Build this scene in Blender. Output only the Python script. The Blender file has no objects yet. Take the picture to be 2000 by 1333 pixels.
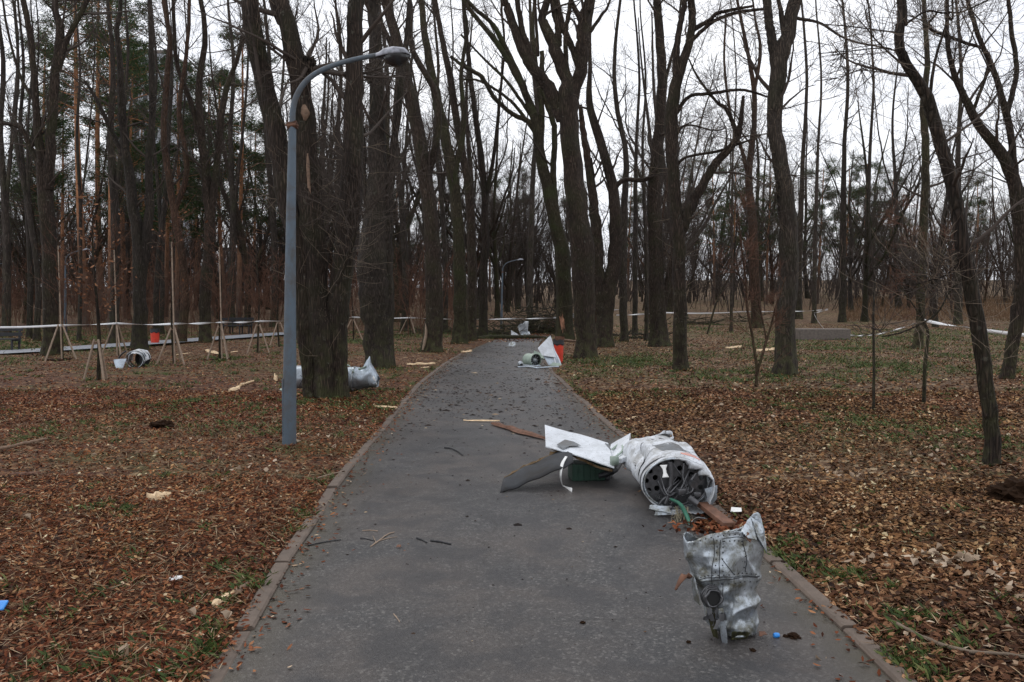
import bpy, bmesh, math, random
import numpy as np
from mathutils import Vector, Matrix, noise as mn

S = bpy.context.scene
COL = S.collection
PI = math.pi

# ------------------------------------------------------------------ camera
CAM_H = 1.6
LENS = 28.0
F = 2000 * LENS / 36.0
HORIZON = 590.0
TH = math.atan((666.5 - HORIZON) / F)
cam_d = bpy.data.cameras.new('camera')
cam_d.lens = LENS; cam_d.sensor_width = 36; cam_d.clip_end = 2000; cam_d.clip_start = 0.05
cam = bpy.data.objects.new('camera', cam_d); COL.objects.link(cam)
cam.location = (0, 0, CAM_H); cam.rotation_euler = (PI / 2 - TH, 0, 0)
S.camera = cam

# ------------------------------------------------------------------ world and sun
SUN_EL, SUN_AZ = math.radians(48), math.radians(-35)
w = bpy.data.worlds.new('World'); S.world = w; w.use_nodes = True
nt = w.node_tree; nt.nodes.clear()
out = nt.nodes.new('ShaderNodeOutputWorld'); bg = nt.nodes.new('ShaderNodeBackground')
sky = nt.nodes.new('ShaderNodeTexSky'); sky.sky_type = 'NISHITA'; sky.sun_disc = False
sky.sun_elevation = SUN_EL; sky.sun_rotation = SUN_AZ; sky.dust_density = 3
tc = nt.nodes.new('ShaderNodeTexCoord'); mp = nt.nodes.new('ShaderNodeMapping')
mp.inputs['Scale'].default_value = (1, 1, 2.6)
nz = nt.nodes.new('ShaderNodeTexNoise'); nz.inputs['Scale'].default_value = 2.2
nz.inputs['Detail'].default_value = 5; nz.inputs['Roughness'].default_value = 0.55
cr = nt.nodes.new('ShaderNodeValToRGB')
cr.color_ramp.elements[0].position = 0.3; cr.color_ramp.elements[0].color = (8.4, 8.7, 9.5, 1)
cr.color_ramp.elements[1].position = 0.72; cr.color_ramp.elements[1].color = (12.4, 12.5, 12.8, 1)
mx = nt.nodes.new('ShaderNodeMix'); mx.data_type = 'RGBA'; mx.inputs[0].default_value = 0.93
nt.links.new(tc.outputs['Generated'], mp.inputs[0]); nt.links.new(mp.outputs[0], nz.inputs['Vector'])
nt.links.new(nz.outputs['Fac'], cr.inputs[0]); nt.links.new(sky.outputs[0], mx.inputs[6])
nt.links.new(cr.outputs[0], mx.inputs[7]); nt.links.new(mx.outputs[2], bg.inputs[0])
bg.inputs[1].default_value = 0.1
nt.links.new(bg.outputs[0], out.inputs[0])
sd = bpy.data.lights.new('sun', 'SUN'); sd.energy = 0.6; sd.angle = math.radians(25); sd.color = (1, .97, .93)
sun = bpy.data.objects.new('sun', sd); COL.objects.link(sun)
sdir = Vector((math.sin(SUN_AZ) * math.cos(SUN_EL), math.cos(SUN_AZ) * math.cos(SUN_EL), math.sin(SUN_EL)))
sun.rotation_euler = sdir.to_track_quat('Z', 'Y').to_euler()
sun.location = (0, 0, 40)
S.view_settings.view_transform = 'Standard'; S.view_settings.look = 'None'
S.view_settings.exposure = 0.30; S.view_settings.gamma = 1
S.cycles.use_denoising = True
S.cycles.max_bounces = 5; S.cycles.diffuse_bounces = 3; S.cycles.glossy_bounces = 3
S.cycles.transparent_max_bounces = 4

# ------------------------------------------------------------------ pixel -> place helpers
def P(px, py, d):
    """point seen at photo pixel (px,py) at world distance y = d"""
    a = (px - 1000) / F; b = -(py - 666.5) / F
    dx = a; dy = b * math.sin(TH) + math.cos(TH); dz = b * math.cos(TH) - math.sin(TH)
    k = d / dy
    return Vector((dx * k, d, CAM_H + dz * k))

def base(x, y):
    """large-scale height of the park ground (numpy or float)"""
    y = np.asarray(y, float); x = np.asarray(x, float)
    t = np.maximum(y - 30, 0)
    h = 0.024 * t * t / (t + 14)
    side = 1 / (1 + np.exp(-(x - 12) / 10))
    h = h + side * 0.010 * t
    lf = np.maximum(-x - 3, 0)
    return h + 0.0 * lf

def bump(x, y):
    x = np.asarray(x, float); y = np.asarray(y, float)
    b = (np.sin(x * 1.9 + 1.3 * np.sin(y * .8)) * np.sin(y * 1.6 + .7 * x) * .022
         + np.sin(x * 5.1 + y * 2.3) * np.sin(y * 4.7 - x * 1.7) * .010
         + np.sin(x * .55 + .3) * np.sin(y * .42 + 1.1) * .035)
    return b

def G(px, py):
    """ground point under photo pixel"""
    lo, hi = 1.0, 400.0
    p = P(px, py, 1.0)
    d = 1.0; prev = 1.0
    while d < 300:
        p = P(px, py, d)
        if p.z <= float(base(p.x, p.y)):
            break
        prev = d; d *= 1.02
    lo, hi = prev, d
    for _ in range(20):
        m = (lo + hi) / 2; p = P(px, py, m)
        if p.z <= float(base(p.x, p.y)): hi = m
        else: lo = m
    return P(px, py, hi)

LE = [(395, 1400), (430, 1333), (500, 1220), (560, 1110), (610, 1040), (655, 960), (700, 900), (745, 850), (790, 790), (830, 745), (870, 712), (905, 692), (935, 677), (957, 668), (985, 658), (1015, 651)]
RE = [(1810, 1400), (1745, 1333), (1640, 1232), (1560, 1155), (1490, 1092), (1400, 1010), (1280, 905), (1190, 838), (1140, 790), (1103, 757), (1078, 730), (1063, 711), (1064, 698), (1060, 686), (1052, 676), (1055, 668), (1070, 658), (1090, 651)]
def edge_tab(lst):
    g = [G(*p) for p in lst]
    return np.array([q.y for q in g]), np.array([q.x for q in g])
LY, LX = edge_tab(LE); RY, RX = edge_tab(RE)
def _ext(Y, X, sgn):
    k = (X[1] - X[0]) / (Y[1] - Y[0])
    Y2 = np.concatenate([[-12.0], Y, [60, 75]]); X2 = np.concatenate([[X[0] + k * .45 * (-12 - Y[0])], X, [X[-1] + 3, X[-1] + 9]])
    return Y2, X2
LY, LX = _ext(LY, LX, -1); RY, RX = _ext(RY, RX, 1)
def xl(y): return np.interp(y, LY, LX)
def xr(y): return np.interp(y, RY, RX)
def off_path(x, y):
    """signed distance outside the path (positive = outside)"""
    return np.maximum(xl(y) - x, x - xr(y))
def ground_z(x, y):
    o = off_path(x, y)
    m = np.clip((o - .10) / .6, 0, 1)
    return base(x, y) + .004 + np.where(o > 0, bump(x, y) * m + .03 * m, -.05)

# ------------------------------------------------------------------ tags
def tag(o, label=None, cat=None, group=None, kind=None):
    if label: o['label'] = label
    if cat: o['category'] = cat
    if group: o['group'] = group
    if kind: o['kind'] = kind
    return o
def empty(name, loc=(0, 0, 0), label=None, cat=None, group=None):
    o = bpy.data.objects.new(name, None); o.location = loc; o.empty_display_size = .2
    COL.objects.link(o); return tag(o, label, cat, group)

# ------------------------------------------------------------------ mesh helpers
class Geo:
    def __init__(s): s.v = []; s.f = {}; s.n = 0
    def add(s, V, F, uv=None):
        V = np.asarray(V, float).reshape(-1, 3); F = np.asarray(F, np.int64)
        if F.size == 0: return
        s.v.append(V); s.f.setdefault(F.shape[1], []).append(F + s.n); s.n += len(V)
    def mesh(s, name, smooth=True, origin=None):
        V = np.concatenate(s.v)
        if origin is not None: V = V - np.array(origin)
        me = bpy.data.meshes.new(name)
        me.vertices.add(len(V)); me.vertices.foreach_set('co', V.astype(np.float32).ravel())
        li = []; st = []; tot = []; off = 0
        for k, fl in s.f.items():
            Fa = np.concatenate(fl); li.append(Fa.ravel())
            st.append(off + np.arange(len(Fa)) * k); tot.append(np.full(len(Fa), k)); off += Fa.size
        li = np.concatenate(li); st = np.concatenate(st)
        me.loops.add(len(li)); me.loops.foreach_set('vertex_index', li.astype(np.int32))
        me.polygons.add(len(st)); me.polygons.foreach_set('loop_start', st.astype(np.int32))
        me.update(calc_edges=True)
        me.polygons.foreach_set('use_smooth', np.full(len(st), smooth))
        me.validate(clean_customdata=False)
        return me
    def obj(s, name, mat, parent=None, smooth=True, origin=None):
        if parent is not None and origin is None: origin = tuple(parent_world(parent))
        me = s.mesh(name, smooth, origin if origin is not None else None)
        if mat: me.materials.append(mat)
        o = bpy.data.objects.new(name, me)
        if parent is not None: o.parent = parent
        elif origin is not None: o.location = origin
        COL.objects.link(o); return o
def parent_world(p):
    v = Vector((0, 0, 0))
    while p is not None: v += p.location; p = p.parent
    return v

def tubes(geo, pts, rad, sides, lobes=None, cap=False):
    """pts (B,N,3), rad (B,N) -> tapered tubes"""
    pts = np.asarray(pts, float); rad = np.asarray(rad, float)
    B, N, _ = pts.shape
    T = np.gradient(pts, axis=1); T /= np.linalg.norm(T, axis=2, keepdims=True) + 1e-9
    avg = pts[:, -1] - pts[:, 0]; avg /= np.linalg.norm(avg, axis=1, keepdims=True) + 1e-9
    ref = np.where(np.abs(avg[:, 2:3]) < .8, np.array([[0, 0, 1.]]), np.array([[1., 0, 0]]))
    ref = np.repeat(ref[:, None, :], N, axis=1)
    n = ref - (ref * T).sum(2, keepdims=True) * T; n /= np.linalg.norm(n, axis=2, keepdims=True) + 1e-9
    b = np.cross(T, n)
    a = np.arange(sides) / sides * 2 * PI
    R = np.repeat(rad[:, :, None], sides, axis=2)
    if lobes is not None: R = R * lobes
    V = pts[:, :, None, :] + R[..., None] * (np.cos(a)[None, None, :, None] * n[:, :, None, :] + np.sin(a)[None, None, :, None] * b[:, :, None, :])
    V = V.reshape(-1, 3)
    i = np.arange(N - 1)[:, None] * sides; j = np.arange(sides)[None, :]; j2 = (j + 1) % sides
    q = np.stack([i + j, i + j2, i + sides + j2, i + sides + j], -1).reshape(-1, 4)
    q = (q[None] + (np.arange(B) * N * sides)[:, None, None]).reshape(-1, 4)
    geo.add(V, q)
    if cap:
        for bb in range(B):
            o = bb * N * sides
            geo.add(V[o:o + sides], [list(range(sides))[::-1]])
            geo.add(V[o + (N - 1) * sides:o + N * sides], [list(range(sides))])

def catmull(pts, n):
    """resample a polyline of k-dim points to n samples"""
    p = np.asarray(pts, float)
    if len(p) == 2: return p[0] + (p[1] - p[0]) * np.linspace(0, 1, n)[:, None]
    p = np.vstack([2 * p[0] - p[1], p, 2 * p[-1] - p[-2]])
    seg = len(p) - 3; out = []
    for t in np.linspace(0, seg - 1e-6, n):
        i = int(t); u = t - i; a, b, c, d = p[i:i + 4]
        out.append(.5 * (2 * b + (c - a) * u + (2 * a - 5 * b + 4 * c - d) * u * u + (-a + 3 * b - 3 * c + d) * u ** 3))
    return np.array(out)
def wire(geo, pts, r, n=16, sides=6, cap=True):
    c = catmull([tuple(p) for p in pts], n)
    rr = np.full(n, r) if np.isscalar(r) else np.interp(np.linspace(0, 1, n), np.linspace(0, 1, len(r)), r)
    tubes(geo, c[None], rr[None], sides, cap=cap)
def box(geo, c, s, rot=None):
    c = np.array(c); s = np.array(s) / 2
    V = np.array([[x, y, z] for x in (-1, 1) for y in (-1, 1) for z in (-1, 1)]) * s
    if rot is not None: V = V @ np.array(rot).T
    geo.add(V + c, [[0, 1, 3, 2], [4, 6, 7, 5], [0, 4, 5, 1], [2, 3, 7, 6], [0, 2, 6, 4], [1, 5, 7, 3]])
def bar(geo, a, b, w, h=None):
    """rectangular bar from a to b"""
    a = np.array(a, float); b = np.array(b, float); h = h or w
    t = b - a; t /= np.linalg.norm(t)
    r = np.array([0, 0, 1.]) if abs(t[2]) < .9 else np.array([1., 0, 0])
    n = np.cross(t, r); n /= np.linalg.norm(n); u = np.cross(n, t)
    V = [p + n * sx * w / 2 + u * sy * h / 2 for p in (a, b) for sx, sy in ((-1, -1), (1, -1), (1, 1), (-1, 1))]
    geo.add(V, [[3, 2, 1, 0], [4, 5, 6, 7], [0, 1, 5, 4], [1, 2, 6, 5], [2, 3, 7, 6], [3, 0, 4, 7]])
def rotz(a): return [[math.cos(a), -math.sin(a), 0], [math.sin(a), math.cos(a), 0], [0, 0, 1]]
def bevel(o, wd=.004, seg=2):
    m = o.modifiers.new('b', 'BEVEL'); m.width = wd; m.segments = seg; m.limit_method = 'ANGLE'; return o
def solid(o, t):
    m = o.modifiers.new('s', 'SOLIDIFY'); m.thickness = t; m.offset = 0; return o

# ------------------------------------------------------------------ materials
def mat(name): 
    m = bpy.data.materials.new(name); m.use_nodes = True
    n = m.node_tree.nodes; b = n['Principled BSDF']
    return m, m.node_tree, b
def N(nt, t, **kw):
    n = nt.nodes.new(t)
    for k, v in kw.items():
        if k.startswith('i_'): n.inputs[k[2:].replace('_', ' ')].default_value = v
        else: setattr(n, k, v)
    return n
def ramp(nt, fac, stops):
    r = N(nt, 'ShaderNodeValToRGB'); e = r.color_ramp.elements
    while len(e) < len(stops): e.new(.5)
    for k, (p, c) in enumerate(stops):
        e[k].position = p; e[k].color = (*c, 1) if len(c) == 3 else c
    nt.links.new(fac, r.inputs[0]); return r.outputs[0]
def mixc(nt, f, a, b, mode='MIX'):
    m = N(nt, 'ShaderNodeMix'); m.data_type = 'RGBA'; m.blend_type = mode
    for s, v in ((0, f), (6, a), (7, b)):
        if hasattr(v, 'is_linked') or hasattr(v, 'links'): nt.links.new(v, m.inputs[s])
        else: m.inputs[s].default_value = v if s == 0 else (*v, 1)
    return m.outputs[2]
def noise(nt, scale, detail=4, rough=.55, vec=None, dist=0):
    n = N(nt, 'ShaderNodeTexNoise'); n.inputs['Scale'].default_value = scale
    n.inputs['Detail'].default_value = detail; n.inputs['Roughness'].default_value = rough; n.inputs['Distortion'].default_value = dist
    if vec is not None: nt.links.new(vec, n.inputs['Vector'])
    return n.outputs['Fac']
def coords(nt, kind='Object', scale=None):
    t = N(nt, 'ShaderNodeTexCoord').outputs[kind]
    if scale:
        m = N(nt, 'ShaderNodeMapping'); m.inputs['Scale'].default_value = scale
        nt.links.new(t, m.inputs[0]); return m.outputs[0]
    return t
def bumpn(nt, b, h, strength, dist=.02):
    n = N(nt, 'ShaderNodeBump'); n.inputs['Strength'].default_value = strength; n.inputs['Distance'].default_value = dist
    nt.links.new(h, n.inputs['Height']); nt.links.new(n.outputs[0], b.inputs['Normal'])

def bark_mat(name, dark, light, moss=.35, zs=.13, scale=14, bs=1.0):
    m, t, b = mat(name)
    v = coords(t, 'Object', (1, 1, zs))
    vo = N(t, 'ShaderNodeTexVoronoi'); vo.feature = 'DISTANCE_TO_EDGE'; vo.inputs['Scale'].default_value = scale * 2.4
    nz_ = N(t, 'ShaderNodeTexNoise'); nz_.inputs['Scale'].default_value = 6; t.links.new(v, nz_.inputs['Vector'])
    wv = N(t, 'ShaderNodeMix'); wv.data_type = 'VECTOR'; wv.inputs[0].default_value = .12
    t.links.new(v, wv.inputs[4]); t.links.new(nz_.outputs['Color'], wv.inputs[5]); t.links.new(wv.outputs[1], vo.inputs['Vector'])
    fur = ramp(t, vo.outputs['Distance'], [(0, (0, 0, 0)), (.30, (1, 1, 1))])
    fine = noise(t, scale * 3, 6, .65, v)
    big = noise(t, 1.3, 3, .5, coords(t, 'Object'))
    c = ramp(t, fine, [(.3, dark), (.72, light)])
    c = mixc(t, fur, (dark[0] * .7, dark[1] * .7, dark[2] * .7), c)
    pb = noise(t, 2.6, 4, .6, coords(t, 'Object', (1, 1, .45))); c = mixc(t, .8, c, ramp(t, pb, [(.3, (.55, .52, .5)), (.7, (1.5, 1.45, 1.4))]), 'MULTIPLY')
    mk = ramp(t, big, [(.5, (0, 0, 0)), (.68, (moss, moss, moss))])
    c = mixc(t, mk, c, (.035, .042, .014))
    sz_ = N(t, 'ShaderNodeSeparateXYZ'); t.links.new(coords(t), sz_.inputs[0]); mz = N(t, 'ShaderNodeMapRange'); mz.inputs[1].default_value = .1; mz.inputs[2].default_value = 1.7; mz.inputs[3].default_value = 1; mz.inputs[4].default_value = 0; t.links.new(sz_.outputs[2], mz.inputs[0])
    mm = N(t, 'ShaderNodeMath'); mm.operation = 'MULTIPLY'; t.links.new(mz.outputs[0], mm.inputs[0]); t.links.new(ramp(t, noise(t, 5, 5, .65, coords(t)), [(.42, (0, 0, 0)), (.6, (.85,) * 3)]), mm.inputs[1])
    c = mixc(t, mm.outputs[0], c, (.060, .060, .026))
    lc = noise(t, 11, 4, .6, coords(t)); c = mixc(t, ramp(t, lc, [(.63, (0, 0, 0)), (.70, (.5,) * 3)]), c, (.13, .125, .10))
    oi = N(t, 'ShaderNodeObjectInfo')
    hv = N(t, 'ShaderNodeHueSaturation'); mr = N(t, 'ShaderNodeMapRange'); mr.inputs[3].default_value = .75; mr.inputs[4].default_value = 1.25
    t.links.new(oi.outputs['Random'], mr.inputs[0]); t.links.new(mr.outputs[0], hv.inputs['Value']); t.links.new(c, hv.inputs['Color'])
    t.links.new(hv.outputs[0], b.inputs['Base Color'])
    b.inputs['Roughness'].default_value = .85; b.inputs['Specular IOR Level'].default_value = .25
    h = mixc(t, .35, fur, fine)
    bumpn(t, b, h, bs, .03)
    return m
M = {}
M['bark'] = bark_mat('furrowed_bark', (.022, .015, .011), (.080, .058, .044))
M['bark_grey'] = bark_mat('grey_bark', (.026, .020, .016), (.090, .072, .058), moss=.25)
M['bark_red'] = bark_mat('reddish_bark', (.035, .020, .013), (.12, .068, .045), moss=.1)
M['bark_far'] = bark_mat('far_bark', (.028, .022, .018), (.078, .062, .052), moss=.3, scale=9)
M['bark_moss'] = bark_mat('mossy_bark', (.025, .020, .012), (.078, .066, .038), moss=.8)
def simple(name, c, rough=.6, metal=0, var=.25, scale=8, spec=.5, bump=0):
    m, t, b = mat(name)
    n = noise(t, scale, 5, .6, coords(t))
    t.links.new(ramp(t, n, [(.25, tuple(x * (1 - var) for x in c)), (.75, tuple(min(1, x * (1 + var)) for x in c))]), b.inputs['Base Color'])
    b.inputs['Roughness'].default_value = rough; b.inputs['Metallic'].default_value = metal; b.inputs['Specular IOR Level'].default_value = spec
    if bump: bumpn(t, b, n, bump, .01)
    return m
M['twig'] = simple('twig', (.050, .038, .031), .8, spec=.2)
M['twig_pale'] = simple('pale_twig', (.15, .115, .085), .8, spec=.2)
M['twig_red'] = simple('reddish_twig', (.10, .05, .032), .8, spec=.2)
M['fresh_wood'] = simple('split_wood', (.62, .45, .27), .7, var=.35, scale=25, bump=.3)
M['stake'] = simple('stake_wood', (.27, .20, .145), .8, var=.3, scale=14, bump=.3)
M['old_wood'] = simple('weathered_wood', (.16, .10, .065), .8, var=.4, scale=20, bump=.5)
M['brown_wood'] = simple('brown_splintered_wood', (.13, .06, .035), .8, var=.5, scale=20, bump=.5)
M['dark'] = simple('dark_metal', (.03, .031, .034), .5, .3)
M['blackish'] = simple('cavity_shade', (.012, .012, .012), .8)  # near-black colour that stands in for the shade inside openings
M['interior'] = simple('inner_grey_metal', (.10, .10, .105), .35, .6, var=.5, scale=18)
M['primer'] = simple('green_primer', (.014, .042, .027), .55, .1, var=.4)
M['primer_pale'] = simple('pale_green_primer', (.30, .37, .31), .5, .1)
M['hose'] = simple('green_hose', (.012, .10, .06), .5)
M['blue'] = simple('blue_plastic', (.03, .25, .7), .35)
M['white_plastic'] = simple('white_plastic', (.75, .75, .73), .5, var=.1)
M['tape'] = simple('tape_plastic', (.68, .68, .69), .5, var=.12, scale=3)
M['red'] = simple('red_paint', (.60, .04, .015), .45, var=.25)
M['bench'] = simple('dark_bench', (.02, .02, .022), .7)
M['wire'] = simple('wire_strands', (.28, .24, .16), .6, var=.6, scale=60)
M['soil'] = simple('dark_soil', (.022, .012, .007), .95, spec=.05, var=.5, scale=30, bump=1)
M['concrete'] = simple('old_concrete', (.13, .11, .095), .9, var=.3, scale=12, bump=.5)
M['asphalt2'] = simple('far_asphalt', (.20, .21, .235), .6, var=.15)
M['torn_wood'] = simple('torn_reddish_wood', (.34, .17, .10), .8, var=.6, scale=14)
M['orange'] = simple('torn_core', (.10, .060, .022), .7, var=.4, scale=20)

def painted(name, c, dirt=(.10, .08, .06), amount=.5, metal=.15, rough=.38, chips=True, sc=1.0):
    m, t, b = mat(name)
    v = coords(t)
    n1 = noise(t, 4 * sc, 6, .65, v, .4); n2 = noise(t, 38 * sc, 4, .6, v)
    n3 = noise(t, 1.6 * sc, 3, .5, v)
    col = ramp(t, n3, [(.3, tuple(x * .86 for x in c)), (.7, tuple(min(1, x * 1.05) for x in c))])
    mk = ramp(t, n1, [(.44, (0, 0, 0)), (.64, (amount,) * 3)])
    st_ = noise(t, 9 * sc, 5, .7, coords(t, 'Object', (1, 1, .25))); mk2 = ramp(t, st_, [(.55, (0, 0, 0)), (.68, (amount * .7,) * 3)])
    col = mixc(t, mk, col, dirt); col = mixc(t, mk2, col, tuple(x * .7 for x in dirt))
    if chips:
        ck = ramp(t, n2, [(.62, (0, 0, 0)), (.67, (.85,) * 3)])
        col = mixc(t, ck, col, (.09, .085, .08))
    t.links.new(col, b.inputs['Base Color'])
    b.inputs['Metallic'].default_value = metal
    rr = ramp(t, n1, [(.3, (rough,) * 3), (.7, (min(1, rough + .3),) * 3)])
    t.links.new(rr, b.inputs['Roughness'])
    bumpn(t, b, n1, .25, .02)
    return m
M['white_paint'] = painted('scuffed_white_paint', (.64, .67, .71), dirt=(.20, .19, .165), amount=.7, sc=1.9)
M['panel_white'] = painted('speckled_white_panel', (.64, .67, .71), dirt=(.25, .25, .24), amount=.3, metal=0, sc=1.9)
M['alu'] = painted('dented_grey_metal', (.44, .485, .53), dirt=(.10, .088, .048), amount=.85, metal=.75, rough=.27, sc=3.2)
M['alu_far'] = painted('silver_metal', (.44, .50, .56), amount=.5, metal=.7, rough=.35)
M['grey_fin'] = painted('dark_grey_fin', (.030, .032, .036), dirt=(.03, .025, .02), metal=0, rough=.75, chips=False)
M['grey_patch'] = painted('grey_patch', (.15, .16, .17), chips=False)
M['lamp_paint'] = painted('blue_grey_paint', (.075, .105, .135), dirt=(.075, .062, .052), amount=.6, metal=0, rough=.5, sc=1.2)
M['lamp_head'] = painted('lamp_head_grey', (.30, .31, .35), dirt=(.12, .12, .13), amount=.8, metal=.2, rough=.5, sc=3)
m, t, b = mat('dark_lamp_glass'); b.inputs['Base Color'].default_value = (.02, .02, .022, 1); b.inputs['Roughness'].default_value = .25; M['lens'] = m
m, t, b = mat('red_lettering'); b.inputs['Base Color'].default_value = (.62, .28, .22, 1); M['red_mark'] = m

# pine bark: grey-brown below, orange above (a property of the species)
m, t, b = mat('pine_bark')
v = coords(t, 'Object', (1, 1, .3)); sp = N(t, 'ShaderNodeSeparateXYZ'); t.links.new(coords(t), sp.inputs[0])
mr = N(t, 'ShaderNodeMapRange'); mr.inputs[1].default_value = 1.5; mr.inputs[2].default_value = 7; t.links.new(sp.outputs[2], mr.inputs[0])
n = noise(t, 9, 5, .6, v)
c1 = ramp(t, n, [(.3, (.045, .03, .022)), (.7, (.12, .085, .065))]); c2 = ramp(t, n, [(.3, (.15, .06, .022)), (.7, (.40, .18, .08))])
t.links.new(mixc(t, mr.outputs[0], c1, c2), b.inputs['Base Color']); b.inputs['Roughness'].default_value = .85; bumpn(t, b, n, .8, .03)
M['pine_bark'] = m
def islandmat(name, stops, rough=.8, spec=.12, trans=0, scale=None):
    m, t, b = mat(name)
    g = N(t, 'ShaderNodeNewGeometry')
    c = ramp(t, g.outputs['Random Per Island'], stops)
    if scale:
        n = noise(t, scale, 3, .5, coords(t))
        c = mixc(t, .75, c, ramp(t, n, [(.3, (.5, .5, .5)), (.7, (1.5, 1.5, 1.5))]), 'MULTIPLY')
        n2_ = noise(t, .45, 4, .6, coords(t)); c = mixc(t, ramp(t, n2_, [(.42, (0, 0, 0)), (.6, (.9,) * 3)]), c, mixc(t, 1.0, c, (1.15, 1.24, 1.02), 'MULTIPLY'))
    t.links.new(c, b.inputs['Base Color']); b.inputs['Roughness'].default_value = rough; b.inputs['Specular IOR Level'].default_value = spec
    return m
M['needles'] = islandmat('pine_needles', [(0, (.020, .036, .014)), (.5, (.036, .062, .022)), (1, (.065, .090, .034))])
M['oak_leaf'] = islandmat('dry_brown_leaf', [(0, (.10, .04, .02)), (1, (.26, .13, .07))])
M['litter_red'] = islandmat('red_brown_litter', [(0, (.012, .005, .003)), (.35, (.085, .024, .011)), (.68, (.165, .055, .026)), (.9, (.26, .115, .058)), (.975, (.34, .21, .12)), (1, (.50, .41, .31))], .8, .08, scale=1.0)
M['litter_tan'] = islandmat('tan_leaf_litter', [(0, (.014, .006, .004)), (.35, (.072, .029, .014)), (.68, (.150, .069, .034)), (.9, (.25, .130, .068)), (.97, (.36, .23, .14)), (1, (.50, .40, .30))], .75, .12, scale=1.0)
M['straw'] = islandmat('dry_straw', [(0, (.10, .06, .03)), (.6, (.20, .13, .07)), (1, (.40, .31, .2))], .8, .2)
M['grass'] = islandmat('green_grass', [(0, (.025, .042, .010)), (.6, (.060, .098, .022)), (1, (.15, .16, .05))], .6, .3)
M['dry_grass'] = islandmat('tall_dry_grass', [(0, (.11, .065, .038)), (1, (.22, .14, .085))], .9, .1)
M['crumbs'] = islandmat('bark_crumbs', [(0, (.012, .009, .008)), (.85, (.032, .020, .015)), (.96, (.12, .07, .04)), (1, (.42, .34, .24))], .85, .2)

# ground
m, t, b = mat('forest_floor')
v = coords(t)
n1 = noise(t, 22, 6, .7, v); n2 = noise(t, .35, 4, .6, v, .6); n3 = noise(t, 1.6, 4, .6, v)
sp = N(t, 'ShaderNodeSeparateXYZ'); t.links.new(v, sp.inputs[0])
side = N(t, 'ShaderNodeMapRange'); side.inputs[1].default_value = -2; side.inputs[2].default_value = 3; t.links.new(sp.outputs[0], side.inputs[0])
vo = N(t, 'ShaderNodeTexVoronoi'); vo.inputs['Scale'].default_value = 13; t.links.new(v, vo.inputs['Vector'])
vcol = N(t, 'ShaderNodeSeparateColor'); t.links.new(vo.outputs['Color'], vcol.inputs[0])
red = ramp(t, vcol.outputs[0], [(0, (.030, .012, .007)), (.5, (.095, .034, .017)), (.85, (.150, .066, .032)), (1, (.28, .17, .09))])
tan = ramp(t, vcol.outputs[0], [(0, (.040, .018, .009)), (.5, (.125, .068, .036)), (.85, (.20, .125, .068)), (1, (.40, .30, .19))])
far = N(t, 'ShaderNodeMapRange'); far.inputs[1].default_value = 12; far.inputs[2].default_value = 24; t.links.new(sp.outputs[1], far.inputs[0])
mixs = N(t, 'ShaderNodeMath'); mixs.operation = 'MAXIMUM'; t.links.new(side.outputs[0], mixs.inputs[0])
hf = N(t, 'ShaderNodeMath'); hf.operation = 'MULTIPLY'; hf.inputs[1].default_value = .6; t.links.new(far.outputs[0], hf.inputs[0]); t.links.new(hf.outputs[0], mixs.inputs[1])
c = mixc(t, mixs.outputs[0], red, tan)
gm = N(t, 'ShaderNodeMath'); gm.operation = 'MULTIPLY'
t.links.new(ramp(t, n2, [(.47, (0, 0, 0)), (.60, (1, 1, 1))]), gm.inputs[0]); t.links.new(ramp(t, n3, [(.42, (0, 0, 0)), (.62, (.85, .85, .85))]), gm.inputs[1])
c = mixc(t, gm.outputs[0], c, ramp(t, n1, [(.3, (.038, .044, .012)), (.7, (.115, .115, .034))]))
c = mixc(t, ramp(t, n1, [(.35, (.55, .55, .55)), (.6, (0, 0, 0))]), c, (.025, .016, .010))
t.links.new(c, b.inputs['Base Color']); b.inputs['Roughness'].default_value = .9; b.inputs['Specular IOR Level'].default_value = .2
hh = mixc(t, .5, n1, vcol.outputs[1]); bumpn(t, b, hh, .9, .03)
M['ground'] = m

# asphalt
m, t, b = mat('damp_asphalt')
v = coords(t)
ag = noise(t, 110, 4, .75, v); st = noise(t, .9, 5, .62, v, .5); st2 = noise(t, 2.7, 5, .6, v, .3); dr = noise(t, .33, 4, .6, v)
vg = N(t, 'ShaderNodeTexVoronoi'); vg.inputs['Scale'].default_value = 85; t.links.new(v, vg.inputs['Vector']); vgs = N(t, 'ShaderNodeSeparateColor'); t.links.new(vg.outputs['Color'], vgs.inputs[0])
c = ramp(t, vgs.outputs[0], [(0, (.026, .026, .028)), (.45, (.036, .035, .036)), (.85, (.060, .058, .057)), (1, (.13, .126, .12))])
c = mixc(t, .75, c, ramp(t, noise(t, 14, 5, .7, v), [(.3, (.55, .55, .55)), (.7, (1.45, 1.42, 1.4))]), 'MULTIPLY')
c = mixc(t, ramp(t, st, [(.40, (0, 0, 0)), (.60, (.42,) * 3)]), c, (.088, .068, .056))
c = mixc(t, ramp(t, st2, [(.47, (0, 0, 0)), (.62, (.75,) * 3)]), c, (.026, .025, .027))
ckv = N(t, 'ShaderNodeTexVoronoi'); ckv.feature = 'DISTANCE_TO_EDGE'; ckv.inputs['Scale'].default_value = .55; dm = N(t, 'ShaderNodeMix'); dm.data_type = 'VECTOR'; dm.inputs[0].default_value = .22
dn_ = N(t, 'ShaderNodeTexNoise'); dn_.inputs['Scale'].default_value = 3.5; dn_.inputs['Detail'].default_value = 6; t.links.new(v, dn_.inputs['Vector']); t.links.new(v, dm.inputs[4]); t.links.new(dn_.outputs['Color'], dm.inputs[5]); t.links.new(dm.outputs[1], ckv.inputs['Vector'])
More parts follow.
